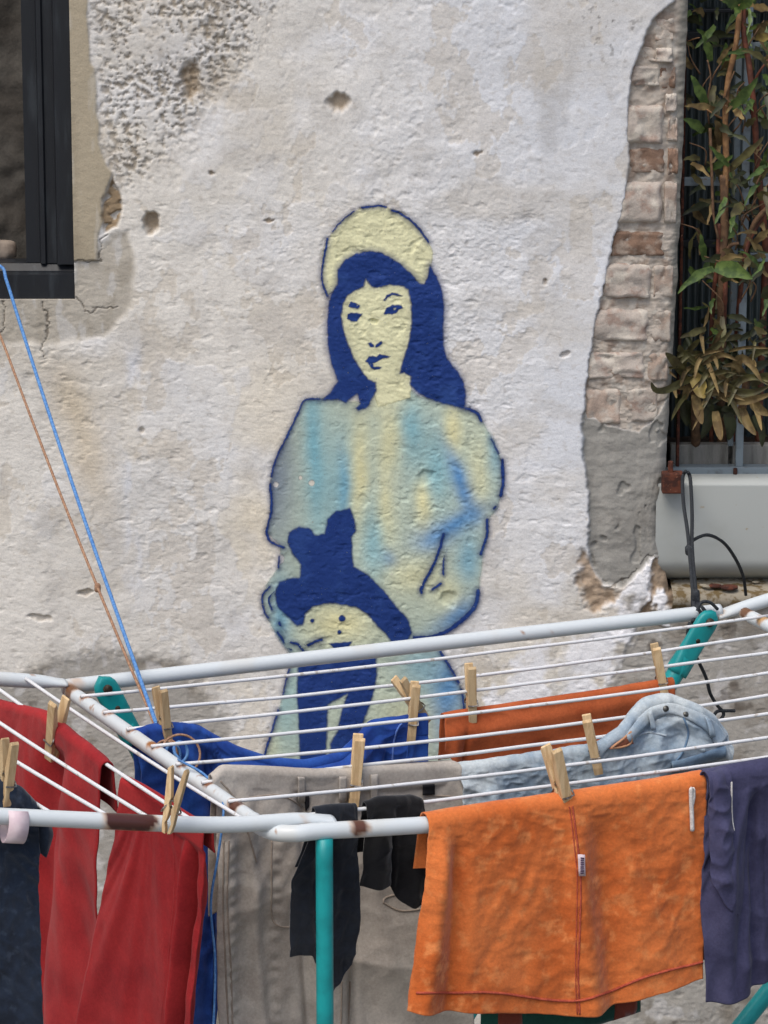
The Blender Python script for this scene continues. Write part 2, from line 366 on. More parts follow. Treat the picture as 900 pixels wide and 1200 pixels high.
spk = sst(0.36, 0.5, fbm(GX*110, GZ*110, 3, 48))*(np.exp(-((PXg-715)/38)**2-((PYg-25)/50)**2)+0.6*np.exp(-((PXg-290)/60)**2-((PYg-20)/40)**2))
C = mixc(C, (96, 92, 88), 0.75*np.clip(spk, 0, 1))
C = mixc(C, (172, 165, 152), z_cem*0.85); C = mixc(C, (150, 142, 128), z_cem*0.6*sst(0.0, 0.5, fbm(GX*26, GZ*12, 4, 51)))
C = mixc(C, (196, 194, 190), z_cem*0.6*sst(0.22, 0.4, fbm(GX*45, GZ*18, 4, 52)))
C = mixc(C, (168, 157, 136), z_beige); C = mixc(C, (138, 128, 110), z_beige*0.8*sst(-.1, 0.6, fbm(GX*24, GZ*7, 5, 53))); C = mixc(C, (186, 180, 168), z_beige*0.5*sst(.2, 0.5, fbm(GX*60, GZ*12, 4, 153)))
C = mixc(C, (142, 124, 100), z_gravel); C = mixc(C, (196, 192, 184), z_gravel*sst(0.25, 0.4, noise(GX*90, GZ*90, 5)))
C = mixc(C, (158, 154, 147), z_low*0.9); C = mixc(C, (128, 120, 108), z_low*0.75*sst(0.05, 0.5, fbm(GX*14, GZ*16, 5, 54)))
C = mixc(C, (198, 196, 194), z_low*0.6*sst(0.2, 0.45, fbm(GX*28, GZ*30, 4, 55))); C = mixc(C, (92, 84, 76), z_low*0.7*sst(0.3, 0.55, fbm(GX*20+4, GZ*22, 5, 56)))
C = mixc(C, (232, 232, 234), z_flake*sst(-0.45, 0.05, fbm(GX*24, GZ*24, 4, 58)))
C = mixc(C, (168, 146, 122), z_break*0.9); C = mixc(C, (132, 116, 98), z_break*0.7*sst(0, 0.4, fbm(GX*40, GZ*40, 4, 59)))
C = mixc(C, (146, 144, 138), z_grey); C = mixc(C, (126, 123, 117), z_grey*0.7*sst(0.0, 0.6, fbm(GX*12, GZ*16, 4, 60))); C = mixc(C, (160, 157, 150), z_grey*0.5*sst(0.1, 0.6, fbm(GX*30, GZ*8, 4, 61)))
C = mixc(C, (174, 165, 154), z_brick); C = mixc(C, (136, 118, 104), z_brick*0.7*sst(0.0, 0.4, fbm(GX*35, GZ*35, 4, 62))); C = mixc(C, (188, 182, 172), z_brick*0.8*sst(0.15, 0.4, fbm(GX*50, GZ*50, 4, 63)))
C = mixc(C, (146, 142, 132), z_brick*sst(782, 790, PXg-(400-PYg)*0.012))
C = mixc(C, (150, 132, 108), hole_m*np.where(PYg > 330, 0.35, 0.8)); C = mixc(C, (96, 88, 78), crack*0.7)

# ragged edge of the right opening
ey = np.array([-500, 0, 200, 330, 480, 560, 600, 640, 700, 760, 1400]); ex = np.array([803, 800, 797, 794, 787, 783, 777, 781, 790, 793, 793])
wob = np.interp(PYg[:, [np.argmin(abs(gx-XR))]], ey, ex)+2.0*fbm(GX[:, :1]*0+2, GZ[:, :1]*25, 3, 65)
shift = (wob-793)/900.0*np.exp(-((GX-XR)/0.03)**2)*(GX > vx0)
WX = GX+shift
bevel_edge = 0.012*np.exp(-np.clip(XR-GX, 0, 1)/0.006)*(GX <= XR)*(GZ > ZR)       # rounded arris
Yw = -H+bevel_edge
nzr, nxr = GX.shape
idx = np.arange(nzr*nxr).reshape(nzr, nxr)
cxm = 0.5*(GX[:-1, :-1]+GX[1:, 1:]); czm = 0.5*(GZ[:-1, :-1]+GZ[1:, 1:])
open_l = (cxm > XL0) & (cxm < XL) & (czm > ZL) & (czm < ZT)
open_r = (cxm > XR) & (cxm < XR1) & (czm > ZR) & (czm < ZT)
keep = ~(open_l | open_r)
q = np.stack([idx[:-1, :-1], idx[:-1, 1:], idx[1:, 1:], idx[1:, :-1]], -1)[keep]
VV = np.stack([WX, Yw, GZ], -1).reshape(-1, 3)
wall = thing('house_wall', (0, 0, 0), 'weathered whitewashed plaster house wall with bared brick edge and grey cement patches', 'wall')
pl = mk('plaster', VV, q, M_plaster, wall); set_col(pl, np.concatenate([C.reshape(-1, 3), np.ones((C[..., 0].size, 1))], 1))
def reveal(x0, x1, z0, z1, depth, name):
    i0, i1 = np.argmin(abs(gx-x0)), np.argmin(abs(gx-x1)); j0, j1 = np.argmin(abs(gz-z0)), np.argmin(abs(gz-z1))
    loop = [idx[j0, i] for i in range(i0, i1)]+[idx[j, i1] for j in range(j0, j1)]+[idx[j1, i] for i in range(i1, i0, -1)]+[idx[j, i0] for j in range(j1, j0, -1)]
    A = VV[loop]; B = A.copy(); B[:, 1] = depth; n = len(A)
    F = np.array([[i, (i+1) % n, n+(i+1) % n, n+i] for i in range(n)])
    o = mk(name, np.concatenate([A, B]), F, M_plaster, wall, smooth=False)
    cc = C.reshape(-1, 3)[loop]; set_col(o, np.concatenate([np.concatenate([cc, cc]), np.ones((2*n, 1))], 1))
reveal(XL0, XL, ZL, ZT, 0.16, 'window_reveal'); reveal(XR, XR1, ZR, ZT, 0.30, 'window_reveal')

# bared bricks, one by one
def brick(x0, y0, x1, y1, m, front, sd):
    a = at_y(x0, y0, 0); b = at_y(x1, y1, 0)
    nx, nz_ = 17, 13; s, t = np.meshgrid(np.linspace(-1, 1, nx), np.linspace(-1, 1, nz_))
    r = 0.86+0.06*noise(np.arctan2(t, s)*1.2, 0*s, sd)
    k = (np.abs(s)**12+np.abs(t)**12)**(1/12); k = np.where(k > 1, k, 1)
    s2, t2 = s/k, t/k
    X = (a[0]+b[0])/2+(b[0]-a[0])/2*(s2+0.07*noise(t*1.7, s, sd+1)); Z = (a[2]+b[2])/2+(a[2]-b[2])/2*(t2+0.09*noise(s*1.7, t, sd+2))
    e = np.maximum(np.abs(s), np.abs(t)); Y = front+0.0015+0.009*sst(0.86, 1.0, e)+0.0018*fbm(X*60, Z*60, 3, sd)+0.003*noise(s, t, sd+3)+.003*sst(.3, .5, noise(s*1.6+5, t*1.6, sd+9))
    V = np.stack([X, Y, Z], -1).reshape(-1, 3); B = V[[0, nx-1, nx*nz_-1, nx*(nz_-1)]].copy(); B[:, 1] = front+0.05
    F = grid_faces(nz_, nx).tolist()
    mk('brick', V, F, m, wall)
P_, K_, R_ = M_brick_pale, M_brick_pink, M_brick_red
for i, (x0, y0, x1, y1, m, f) in enumerate([(768, 20, 791, 50, K_, .006), (744, 55, 783, 74, K_, .007), (734, 77, 775, 103, P_, .005), (728, 124, 778, 170, P_, .002), (730, 174, 781, 206, R_, .009),
        (722, 214, 776, 264, P_, .003), (714, 272, 780, 303, R_, .007), (704, 310, 764, 351, P_, .003), (692, 363, 761, 402, P_, .003), (686, 413, 757, 446, P_, .003), (685, 455, 729, 500, K_, .004), (733, 455, 772, 497, P_, .005),
        (769, 57, 789, 74, P_, -.001), (773, 78, 793, 106, R_, .008), (780, 110, 794, 133, P_, .006), (783, 138, 795, 168, K_, .008), (783, 174, 796, 207, R_, .009), (779, 214, 794, 266, K_, .008),
        (766, 311, 790, 352, K_, .007), (763, 364, 787, 405, K_, .007), (759, 414, 784, 450, K_, .006)]):
    brick(x0, y0, x1, y1, m, f, 70+i*5)

# ------------------------------------------------------------------ stencil painting on the wall
j0, j1 = np.argmin(abs(gz-mz0)), np.argmin(abs(gz-mz1)); i0, i1 = np.argmin(abs(gx-mx0)), np.argmin(abs(gx-mx1))
sub = (slice(j0, j1), slice(i0, i1))
px, py = PXg[sub], PYg[sub]; sX, sZ, sY = WX[sub], GZ[sub], Yw[sub]
wj = 0.8*fbm(sX*160, sZ*160, 2, 91); wk = 0.8*fbm(sX*160, sZ*160, 2, 92)
ux, uy = px+wj, py+wk
c2 = lambda pts: [(300+x/3, 200+y/3) for x, y in pts]
c7 = lambda pts: [(380+x/6.43, 300+y/6.43) for x, y in pts]
c3 = lambda pts: [(280+x/2.647, 450+y/2.647) for x, y in pts]
c8 = lambda pts: [(300+x/3.46, 740+y/3.46) for x, y in pts]
def shape(pts, soft=1.2, n=0):
    p = curve_pts(pts, n, True) if n else pts
    return sst(-soft, soft, sdf_box(ux, uy, p, 12))
def stroke(pts, w, soft=0.9, n=0, taper=False):
    p = curve_pts(pts, n or 4*len(pts)); p_ = np.asarray(p)
    m = (px > p_[:, 0].min()-14) & (px < p_[:, 0].max()+14) & (py > p_[:, 1].min()-14) & (py < p_[:, 1].max()+14)
    o = np.zeros(px.shape); o[m] = sst(w+soft, max(w-soft, 0.0), seg_dist(ux[m], uy[m], p)); return o
YEL = (222, 220, 180); NAVY = (24, 52, 114)
a_hat = shape(c2([(238, 270), (270, 215), (320, 160), (375, 130), (450, 126), (510, 148), (562, 190), (602, 240), (622, 290), (614, 340), (607, 378), (590, 402), (568, 395), (548, 368), (505, 335), (450, 320), (400, 310), (350, 325), (310, 350), (290, 390), (272, 425), (248, 442), (236, 390), (231, 330)]), 1.6)
a_face = shape(c2([(285, 420), (390, 350), (525, 385), (565, 470), (560, 560), (530, 690), (550, 745), (540, 800), (430, 830), (405, 750), (335, 670), (290, 520)]), 1.6)
dress = c3([(250, 46), (205, 50), (160, 140), (108, 250), (97, 310), (100, 390), (86, 462), (130, 500), (128, 560), (85, 625), (72, 670), (90, 730), (120, 785), (160, 838)])+[(342, 772), (336, 800), (322, 850), (309, 888), (306, 930), (552, 930), (549, 880), (545, 815), (530, 790), (517, 764)]+c3([(600, 792), (655, 758), (725, 700), (742, 650), (756, 525), (770, 470), (775, 415), (800, 385), (814, 340), (818, 250), (790, 175), (745, 100), (700, 74), (560, 40), (500, -10), (430, -10), (400, 60)])
a_dress = shape(dress, 3.0)
kx, ky = (px-280)*2.647+14*fbm(sX*12, sZ*12, 3, 95), (py-450)*2.647+14*fbm(sX*12, sZ*12, 3, 96)
D = np.broadcast_to(lin((186, 198, 180)), px.shape+(3,)).copy()
def blob(D, c, f, x, y, rx, ry, ang=0.0):
    ca, sa = cos(radians(ang)), sin(radians(ang)); dx, dy = kx-x, ky-y
    return mixc(D, c, f*np.exp(-((dx*ca+dy*sa)/rx)**4-((-dx*sa+dy*ca)/ry)**4) if False else f*np.exp(-((dx*ca+dy*sa)/rx)**2-((-dx*sa+dy*ca)/ry)**2))
YB, GB, BB, VB = (222, 216, 166), (122, 176, 190), (92, 160, 192), (44, 124, 190)
D = blob(D, (112, 124, 144), .85, 110, 270, 65, 260); D = blob(D, GB, .9, 235, 200, 34, 260); D = blob(D, GB, .6, 300, 330, 80, 200)
D = blob(D, BB, .7, 325, 320, 22, 110); D = blob(D, YB, .9, 375, 280, 30, 190); D = blob(D, YB, .8, 470, 170, 36, 120); D = blob(D, YB, .8, 460, 400, 26, 130)
D = blob(D, GB, .8, 535, 130, 42, 110); D = blob(D, GB, .8, 610, 260, 70, 130); D = blob(D, YB, .9, 672, 140, 30, 90); D = blob(D, YB, .9, 568, 370, 26, 80)
D = blob(D, YB, .6, 750, 280, 40, 130); D = blob(D, BB, .6, 790, 200, 30, 120); D = blob(D, VB, .85, 690, 310, 26, 110, -20); D = blob(D, VB, .8, 670, 435, 110, 34, -28)
D = blob(D, VB, .6, 462, 540, 26, 26); D = blob(D, VB, .45, 600, 480, 60, 40); D = blob(D, BB, .7, 715, 545, 40, 90); D = blob(D, YB, .6, 540, 590, 90, 60); D = blob(D, YB, .5, 650, 650, 60, 50)
D = blob(D, VB, .75, 680, 715, 90, 30, -35); D = blob(D, YB, .9, 310, 740, 100, 70); D = blob(D, BB, .7, 130, 720, 40, 120); D = blob(D, GB, .7, 420, 500, 40, 110)
D = blob(D, VB, .85, 640, 960, 60, 150, 12); D = blob(D, BB, .6, 560, 900, 70, 90); D = blob(D, YB, .6, 530, 1060, 80, 120); D = blob(D, GB, .5, 150, 1000, 60, 150); D = blob(D, YB, .4, 90, 1120, 40, 60)
nkw = np.exp(-((px-447)/30)**2)*sst(500, 455, py); D = mixc(D, YEL, nkw)
D = mixc(D, (150, 160, 150), 0.18*sst(0.0, 0.6, fbm(sX*30, sZ*30, 4, 97)))
chip = sst(0.42, 0.5, fbm(sX*38, sZ*38, 2, 98))
a_dress = a_dress*(1-0.8*chip*(1-sst(100, 20, px*0)))
for (hx, hy, r) in ((323, 568, 3.5), (365, 566, 3.5), (352, 560, 2.5), (327, 655, 6)):
    a_dress = a_dress*sst(r*0.7, r*1.3, np.hypot(ux-hx, uy-hy))
hair = c2([(350, 292), (400, 281), (440, 288), (470, 303), (510, 328), (550, 365), (575, 397), (592, 398), (603, 375), (610, 328), (635, 370), (655, 420), (663, 490), (658, 560), (660, 620), (672, 660), (705, 700), (730, 740), (739, 790), (733, 838), (700, 830), (640, 815), (600, 800), (560, 775), (540, 750), (546, 725), (520, 712), (504, 716), (510, 690), (525, 640), (540, 590), (547, 530), (545, 470), (535, 420), (520, 408), (470, 402), (428, 414), (404, 409), (385, 382), (378, 410), (350, 422), (322, 441), (306, 470), (300, 510), (308, 560), (325, 610), (345, 660), (370, 702), (395, 735), (422, 745), (422, 775), (410, 800), (395, 830), (360, 845), (350, 835), (366, 820), (355, 785), (335, 800), (315, 817), (290, 806), (228, 808), (260, 780), (286, 740), (265, 680), (252, 620), (248, 540), (255, 460), (266, 430), (285, 400), (286, 350), (312, 315)])
a_hair = shape(hair, 2.3)
feat = [shape(c7(p), 0.9) for p in (
    [(145, 350), (190, 345), (240, 355), (270, 380), (255, 400), (210, 387), (150, 373)],
    [(156, 446), (200, 428), (290, 438), (266, 466), (242, 492), (200, 495), (175, 476)],
    [(443, 332), (470, 298), (510, 275), (552, 283), (590, 306), (545, 299), (510, 296), (476, 316), (456, 338)],
    [(448, 432), (470, 393), (510, 370), (582, 372), (592, 392), (562, 402), (545, 428), (510, 442), (490, 434), (470, 440), (455, 440)],
    [(328, 662), (350, 653), (372, 668), (377, 684), (345, 688)], [(378, 688), (400, 660), (430, 640), (442, 655), (416, 678), (396, 692)],
    [(310, 796), (335, 760), (360, 752), (390, 764), (420, 743), (455, 750), (502, 757), (470, 770), (440, 773), (410, 793), (385, 802), (364, 807), (372, 834), (432, 838), (416, 858), (375, 861), (343, 836), (328, 806)])]
feat[3] = feat[3]*(1-0.8*shape(c7([(520, 392), (545, 390), (540, 405), (522, 408)]), 0.8))
bear = c3([(150, 490), (155, 460), (185, 443), (220, 448), (237, 470), (265, 465), (275, 420), (300, 395), (345, 386), (358, 420), (363, 455), (350, 475), (352, 540), (356, 565), (400, 590), (450, 640), (490, 690), (525, 730), (536, 770), (520, 802), (480, 810), (460, 780), (430, 750), (400, 715), (370, 695), (330, 685), (280, 680), (230, 690), (205, 715), (200, 747), (180, 750), (150, 722), (118, 690), (111, 650), (125, 615), (160, 602), (190, 600), (192, 560), (165, 525)])
legs = c8([(170, 150), (172, 120), (300, 100), (485, 95), (490, 175), (480, 235), (460, 300), (440, 350), (425, 420), (402, 480), (395, 560), (310, 560), (300, 500), (302, 450), (330, 400), (345, 330), (370, 253), (290, 296), (288, 400), (282, 520), (280, 560), (180, 560), (175, 420), (172, 330), (165, 260)])
a_bear = np.maximum(shape(bear, 1.4), shape(legs, 1.6))
dots = []
for p, r in (((227, 735), 2.2), ((320, 727), 3.6), ((312, 770), 2.4)):
    q_ = c3([p])[0]; dots.append(sst(r+0.8, r-0.8, np.hypot(ux-q_[0], uy-q_[1])))
a_smile = shape(c3([(280, 806), (350, 798), (340, 815), (322, 832), (300, 826)]), 1.0)
a_bear = a_bear*sst(1.0, 2.6, np.hypot(ux-c3([(308, 438)])[0][0], uy-c3([(308, 438)])[0][1]))
lines = [(c2([(252, 240), (238, 310), (231, 370), (238, 410), (252, 442)]), 1.5), (c2([(270, 215), (300, 178), (345, 143)]), 1.1), (c2([(372, 131), (430, 124), (472, 133)]), 1.6), (c2([(478, 140), (510, 152), (560, 190), (606, 250)]), 1.7),
    (c3([(250, 47), (205, 50), (185, 85), (160, 140), (130, 200), (108, 250), (97, 310)]), 1.5), (c3([(97, 310), (101, 390), (86, 458), (100, 490), (138, 506)]), 1.8), (c3([(126, 535), (122, 570)]), 1.4),
    (c3([(690, 70), (735, 88), (752, 114)]), 2.2), (c3([(782, 170), (800, 205), (815, 240)]), .8), (c3([(816, 235), (819, 300), (811, 345)]), 2.4), (c3([(790, 385), (796, 378)]), 1.4), (c3([(770, 420), (768, 470), (749, 527)]), 2.0),
    (c3([(742, 640), (728, 695), (662, 755), (605, 782), (545, 786)]), 2.8), (c3([(635, 465), (612, 540), (568, 628), (566, 646)]), 2.0), (c3([(634, 515), (634, 590)]), 1.5), (c3([(625, 618), (600, 636)]), 1.8),
    (c3([(95, 630), (72, 660), (80, 710), (92, 726)]), 1.4), (c3([(106, 640), (92, 670), (103, 700)]), 1.4), (c3([(120, 770), (140, 800), (160, 822)]), 1.8), (c3([(125, 740), (142, 790)]), 1.5), (c3([(160, 802), (182, 808), (207, 838)]), 1.8), (c3([(203, 818), (235, 800), (256, 795)]), 2.0), (c3([(205, 806), (235, 812), (252, 806)]), 1.6),
    (c8([(135, 150), (122, 200), (108, 258)]), 1.2), (c8([(90, 318), (62, 410), (33, 505)]), 1.6), (c8([(748, 82), (790, 150), (832, 228)]), 1.8), ([(541, 808), (546, 850), (550, 900)], 1.3)]
halo = 0.32*sst(-8, 1, sdf_box(ux, uy, hair, 14)); a_hair = np.maximum(a_hair, halo*(1-sst(370, 470, py)*0.2)); a_hair = np.where(a_face*(a_hair < 0.3) > 0.5, a_hair*0.4, a_hair)
NV = np.broadcast_to(lin(NAVY), px.shape+(3,)).copy(); NV = mixc(NV, (42, 72, 134), 0.6*sst(0.0, 0.6, fbm(sX*26, sZ*26, 4, 101)))
YV = np.broadcast_to(lin(YEL), px.shape+(3,)).copy(); YV = mixc(YV, (206, 204, 166), 0.6*sst(0, 0.5, fbm(sX*22, sZ*22, 4, 102)))
mural = thing('stencil_graffiti', (W(447, 890)[0], 0, W(447, 890)[1]), 'blue and yellow stencil graffiti of a long-haired figure in a hat holding a teddy bear', 'graffiti')
def paint(name, alpha, colr, off):
    m = alpha > 0.02
    f = m[:-1, :-1] | m[:-1, 1:] | m[1:, :-1] | m[1:, 1:]
    r, c = px.shape; id_ = np.arange(r*c).reshape(r, c)
    Q = np.stack([id_[:-1, :-1], id_[:-1, 1:], id_[1:, 1:], id_[1:, :-1]], -1)[f]
    u, inv = np.unique(Q, return_inverse=True)
    V = np.stack([sX, sY-off, sZ], -1).reshape(-1, 3)[u]
    o = mk(name, V, inv.reshape(-1, 4), M_paint, mural)
    set_col(o, np.concatenate([colr.reshape(-1, 3)[u], alpha.reshape(-1, 1)[u]], 1))
paint('painted_dress', a_dress*0.93, D, 0.0006); paint('painted_face', a_face*0.95, YV, 0.0009); paint('painted_hat', a_hat*0.95, YV, 0.0009)
paint('painted_hair', a_hair, NV, 0.0013); paint('painted_bear_body', np.maximum(shape(bear, 2.0), .22*shape(bear, 6)), NV, 0.0013); paint('painted_bear_legs', np.maximum(shape(legs, 2.2), .2*shape(legs, 6)), NV, 0.0013); paint('painted_mouth', a_smile, NV, .0013)
for nm_, f_ in zip(('painted_eyebrow', 'painted_eye', 'painted_eyebrow', 'painted_eye', 'painted_nostril', 'painted_nostril', 'painted_mouth'), feat): paint(nm_, f_, NV, 0.0013)
for d_ in dots: paint('painted_dot', d_, NV, .0013)
for p, w_ in lines: paint('painted_line', np.maximum(stroke(p, w_*.85, 1.0), 0.32*stroke(p, w_+2.5, 3.5))*(1-a_hair*0.9), NV, 0.0016)

# ------------------------------------------------------------------ left window
wl = thing('metal_window', (XL, 0.03, ZL), 'black metal window frame set in the beige rendered opening', 'window')
def extrude(name, prof, a, b, axis, m, parent):
    """prof: list of (across, y); extruded along axis from a to b"""
    n = len(prof); V = []
    for e in (a, b):
        for p, y in prof: V.append((p, y, e) if axis == 'z' else (e, y, p))
    F = [[i, (i+1) % n, n+(i+1) % n, n+i] for i in range(n)]+[list(range(n))[::-1], list(range(n, 2*n))]
    o = mk(name, V, F, m, parent, smooth=False)
    bm = bmesh.new(); bm.from_mesh(o.data); bmesh.ops.recalc_face_normals(bm, faces=bm.faces[:]); bm.to_mesh(o.data); bm.free(); return o
xs = lambda p: at_y(p, 200, 0.012)[0]; zs = lambda p: at_y(50, p, 0.012)[2]
jamb = [(XL-.0005, .006), (xs(66), .006), (xs(64), .016), (xs(53), .016), (xs(51), .012), (xs(46), .012), (xs(44), .020), (xs(28), .020), (xs(28), .055), (XL-.0005, .055)]
extrude('frame_jamb', jamb, zs(309), ZT+0.02, 'z', M_frame, wl)
rail = [(ZL+.0005, .004), (zs(321), .004), (zs(319), .010), (zs(317), .010), (zs(309.5), .018), (zs(309.5), .055), (ZL+.0005, .055)]
extrude('frame_rail', rail, XL0+0.0005, XL-.001, 'x', M_frame, wl)
box('frame_jamb', (XL0+0.03, .03, (ZL+ZT)/2+0.02), (0.058, .05, ZT-ZL-0.1), M_frame, wl)
nx, nz_ = 90, 130
X, Z = np.meshgrid(np.linspace(XL0-0.01, XL+0.01, nx), np.linspace(ZL-0.01, ZT+0.01, nz_))
Y = 0.125-0.022*np.abs(fbm(X*9, Z*9, 4, 111))-0.006*fbm(X*40, Z*40, 3, 112)
rb = mk('rubble_infill', np.stack([X, Y, Z], -1).reshape(-1, 3), grid_faces(nz_, nx), M_rubble, wall)
def rock(name, c, r, m, sd, parent=None):
    bm = bmesh.new(); bmesh.ops.create_icosphere(bm, subdivisions=3, radius=1.0); bm.verts.index_update()
    V = np.array([v.co[:] for v in bm.verts]); F = [[v.index for v in f.verts] for f in bm.faces]; bm.free()
    d = 1+0.28*fbm(V[:, 0]*1.3+V[:, 2], V[:, 1]*1.3-V[:, 2]*0.7, 3, sd)
    V = np.clip(V*d[:, None], -0.92, 0.86)*np.asarray(r)+np.asarray(c)
    return mk(name, V, F, m, parent)
p = at_y(2, 294, 0.066); tag(rock('stone', p+np.array([0, 0, 0.0005]), (0.022, 0.010, 0.0155), M_stone, 5), 'small pale stone lying on the black window rail', 'stone')

# ------------------------------------------------------------------ right window: pane, grille, trough, planter, plants
PY_ = 0.22
wr = thing('barred_window', ((XR+XR1)/2, PY_, ZR), 'dark ribbed window pane deep behind the leafy stems and grey grille', 'window')
nr = 340; X = np.linspace(XR-0.02, XR1+0.02, nr); Yr = PY_+0.0025*np.cos(np.arange(nr)*pi/2.0*0.8)
V = np.concatenate([np.stack([X, Yr, np.full(nr, ZR-.01)], 1), np.stack([X, Yr, np.full(nr, ZT+.01)], 1)])
mk('pane', V, grid_faces(2, nr), M_pane, wr)
zr = lambda p, y=PY_-.012: at_y(840, p, y)[2]
for py_ in (12, 41, 285, 250): box('glazing_bar', ((XR+XR1)/2+0.01, PY_-.012, zr(py_)), (XR1-XR-.02, .014, 0.010 if py_ in (41, 285) else .005), M_frame, wr)
GY = 0.075
gr = thing('window_grille', (XR+0.08, GY, at_y(850, 555, GY)[2]), 'pale blue grey welded steel window grille with one upright beside plant stems', 'grille')
gX = lambda p, y: at_y(p, y, GY)[0]; gZ = lambda p: at_y(850, p, GY)[2]
zb = gZ(554)
def flat(name, x0, y0, x1, y1, y, d, m, par, bev=.001):
    a = at_y(x0, y0, y); b = at_y(x1, y1, y); a[0] = at_y(x0, (max(y0, 0)+y1)/2, y)[0]; b[0] = at_y(x1, (max(y0, 0)+y1)/2, y)[0]; box(name, ((a[0]+b[0])/2, y+d/2, (a[2]+b[2])/2), (abs(b[0]-a[0]), d, abs(a[2]-b[2])), m, par, bev)
flat('upright_bar', 868, -400, 877, 547.5, GY, .012, M_grille, gr); flat('upright_flange', 858, -400, 865, 547.5, GY+.030, .004, M_grille, gr)
flat('upright_bar', 1010, -400, 1019, 547.5, GY, .012, M_grille, gr)
for y0, x0, x1 in ((208, 801, 866), (208, 878.5, 1008.5), (50, 878.5, 1008.5), (297, 878.5, 1008.5), (-120, 801, 866)): flat('cross_bar', x0, y0, x1, y0+10, GY+.002, .008, M_grille, gr)
flat('bottom_rail', 786, 548, 1100, 562, GY-.006, .022, M_grille, gr); flat('side_stile', 797.5, -400, 801, 547.5, GY, .014, M_rust, gr)
p = at_y(861, 553, GY); rock('weld_bead', p+np.array([0, -.008, 0.002]), (.003, .003, .006), M_rust, 9, gr)
br = thing('rusty_bracket', at_y(788, 580, -.01), 'small rusty steel bracket at the corner of the window grille', 'bracket')
flat('plate', 776, 555, 801, 579, -.012, .020, M_rust, br, .002); flat('lug', 783, 541, 789, 554, -.006, .006, M_rust, br, .001)
# white trough below the grille (rounded bottom)
a = at_y(766, 566, .016); b = at_y(1330, 690, .016); z0, z1 = b[2]+.004, a[2]
cz = np.linspace(0, 1, 40); prof_z = z1-(z1-z0)*cz; prof_y = .012-0.003*np.sin(cz*pi)+0.040*np.clip((cz-0.74)/0.26, 0, 1)**2.2
nx = 60; Xt = np.linspace(a[0]+0.003, XR1, nx); V = []
for i in range(40):
    for x in Xt: V.append((x, prof_y[i]+0.0015*noise(x*9, prof_z[i]*9, 121), prof_z[i]))
V += [(x, 0.11, z0) for x in Xt]+[(x, 0.11, z1) for x in Xt]
F = grid_faces(40, nx).tolist()+[[39*nx+i, 39*nx+i+1, 40*nx+i+1, 40*nx+i] for i in range(nx-1)]+[[41*nx+i, 41*nx+i+1, i+1, i] for i in range(nx-1)]
F += [[i*nx, (i+1)*nx, 40*nx, 41*nx] for i in range(0, 39)][:0]
tr = mk('apron_panel', V, F, M_trough); tag(tr, 'white enamelled apron panel with rounded lower edge under the window grille', 'panel')
ld = thing('window_ledge', (XR+.1, 0, ZR), 'dirty stone window ledge with flaking debris under the white panel', 'ledge')
nx = 120; Xl = np.linspace(XR+.0005, XR1, nx); prof = [(.11, .012), (.05, .010), (.0, .004), (-.006, .002), (-.008, -.012), (0.004, -.020)]
V = [(x, y+.0015*noise(x*40, i*2.0, 131), ZR+z+(.0025*fbm(x*50, y*50+i, 3, 132) if i < 3 else 0)) for i, (y, z) in enumerate(prof) for x in Xl]
mk('ledge_slab', V, grid_faces(len(prof), nx), M_ledge, ld)
rg = random.Random(4)
for k in range(16):
    x = at_y(rg.uniform(793, 990), 690, .02)[0]; r = rg.uniform(.003, .009)
    rock('debris_flake', (x, rg.uniform(-.001, .03), ZR+.010), (r*1.6, r, r*.45), [M_rust, M_ledge, M_stone][k % 3], k+20, ld)
# concrete planter behind the grille
pt = thing('concrete_planter', (XR+.1, .12, at_y(840, 555, .09)[2]), 'streaked grey concrete planter box behind the grille holding the plants', 'planter')
PF = 0.105
a = at_y(786, 521, PF); b = at_y(1100, 566, PF)
box('front_panel', ((a[0]+b[0])/2, PF+.009, (a[2]+b[2])/2), (b[0]-a[0], .018, a[2]-b[2]), M_concrete, pt, .002)
sz = a[2]-.012
nx, ny = 80, 14; X, Y = np.meshgrid(np.linspace(a[0], b[0], nx), np.linspace(PF+.019, PY_-.006, ny))
mk('soil', np.stack([X, Y, sz+.006*fbm(X*40, Y*40, 3, 141)], -1).reshape(-1, 3), grid_faces(ny, nx), M_soil, pt)

M_stem = [mat('stem_tan', (148, 112, 76), (112, 82, 56), 90, rough=0.8, bump=0.4, bscale=250), mat('stem_red', (112, 66, 50), (84, 52, 42), 90, rough=0.7, bump=0.4, bscale=250), mat('stem_brown', (112, 86, 64), (84, 64, 48), 90, rough=0.85, bump=0.5, bscale=250)]
M_leaf = {'g': mat('leaf_green', (88, 108, 52), (60, 80, 38), 110, rough=0.5, spec=0.4, rand=0.2), 'o': mat('leaf_olive', (98, 94, 56), (72, 66, 40), 60, rough=0.55, spec=0.4, rand=0.2),
          'd': mat('leaf_dry', (126, 108, 70), (88, 72, 46), 60, rough=0.7, rand=0.2), 'k': mat('leaf_dark', (58, 64, 38), (44, 46, 28), 60, rough=0.5, spec=0.4, rand=0.2), 'y': mat('leaf_yellow', (140, 124, 70), (108, 92, 52), 50, rough=0.55, rand=0.1)}
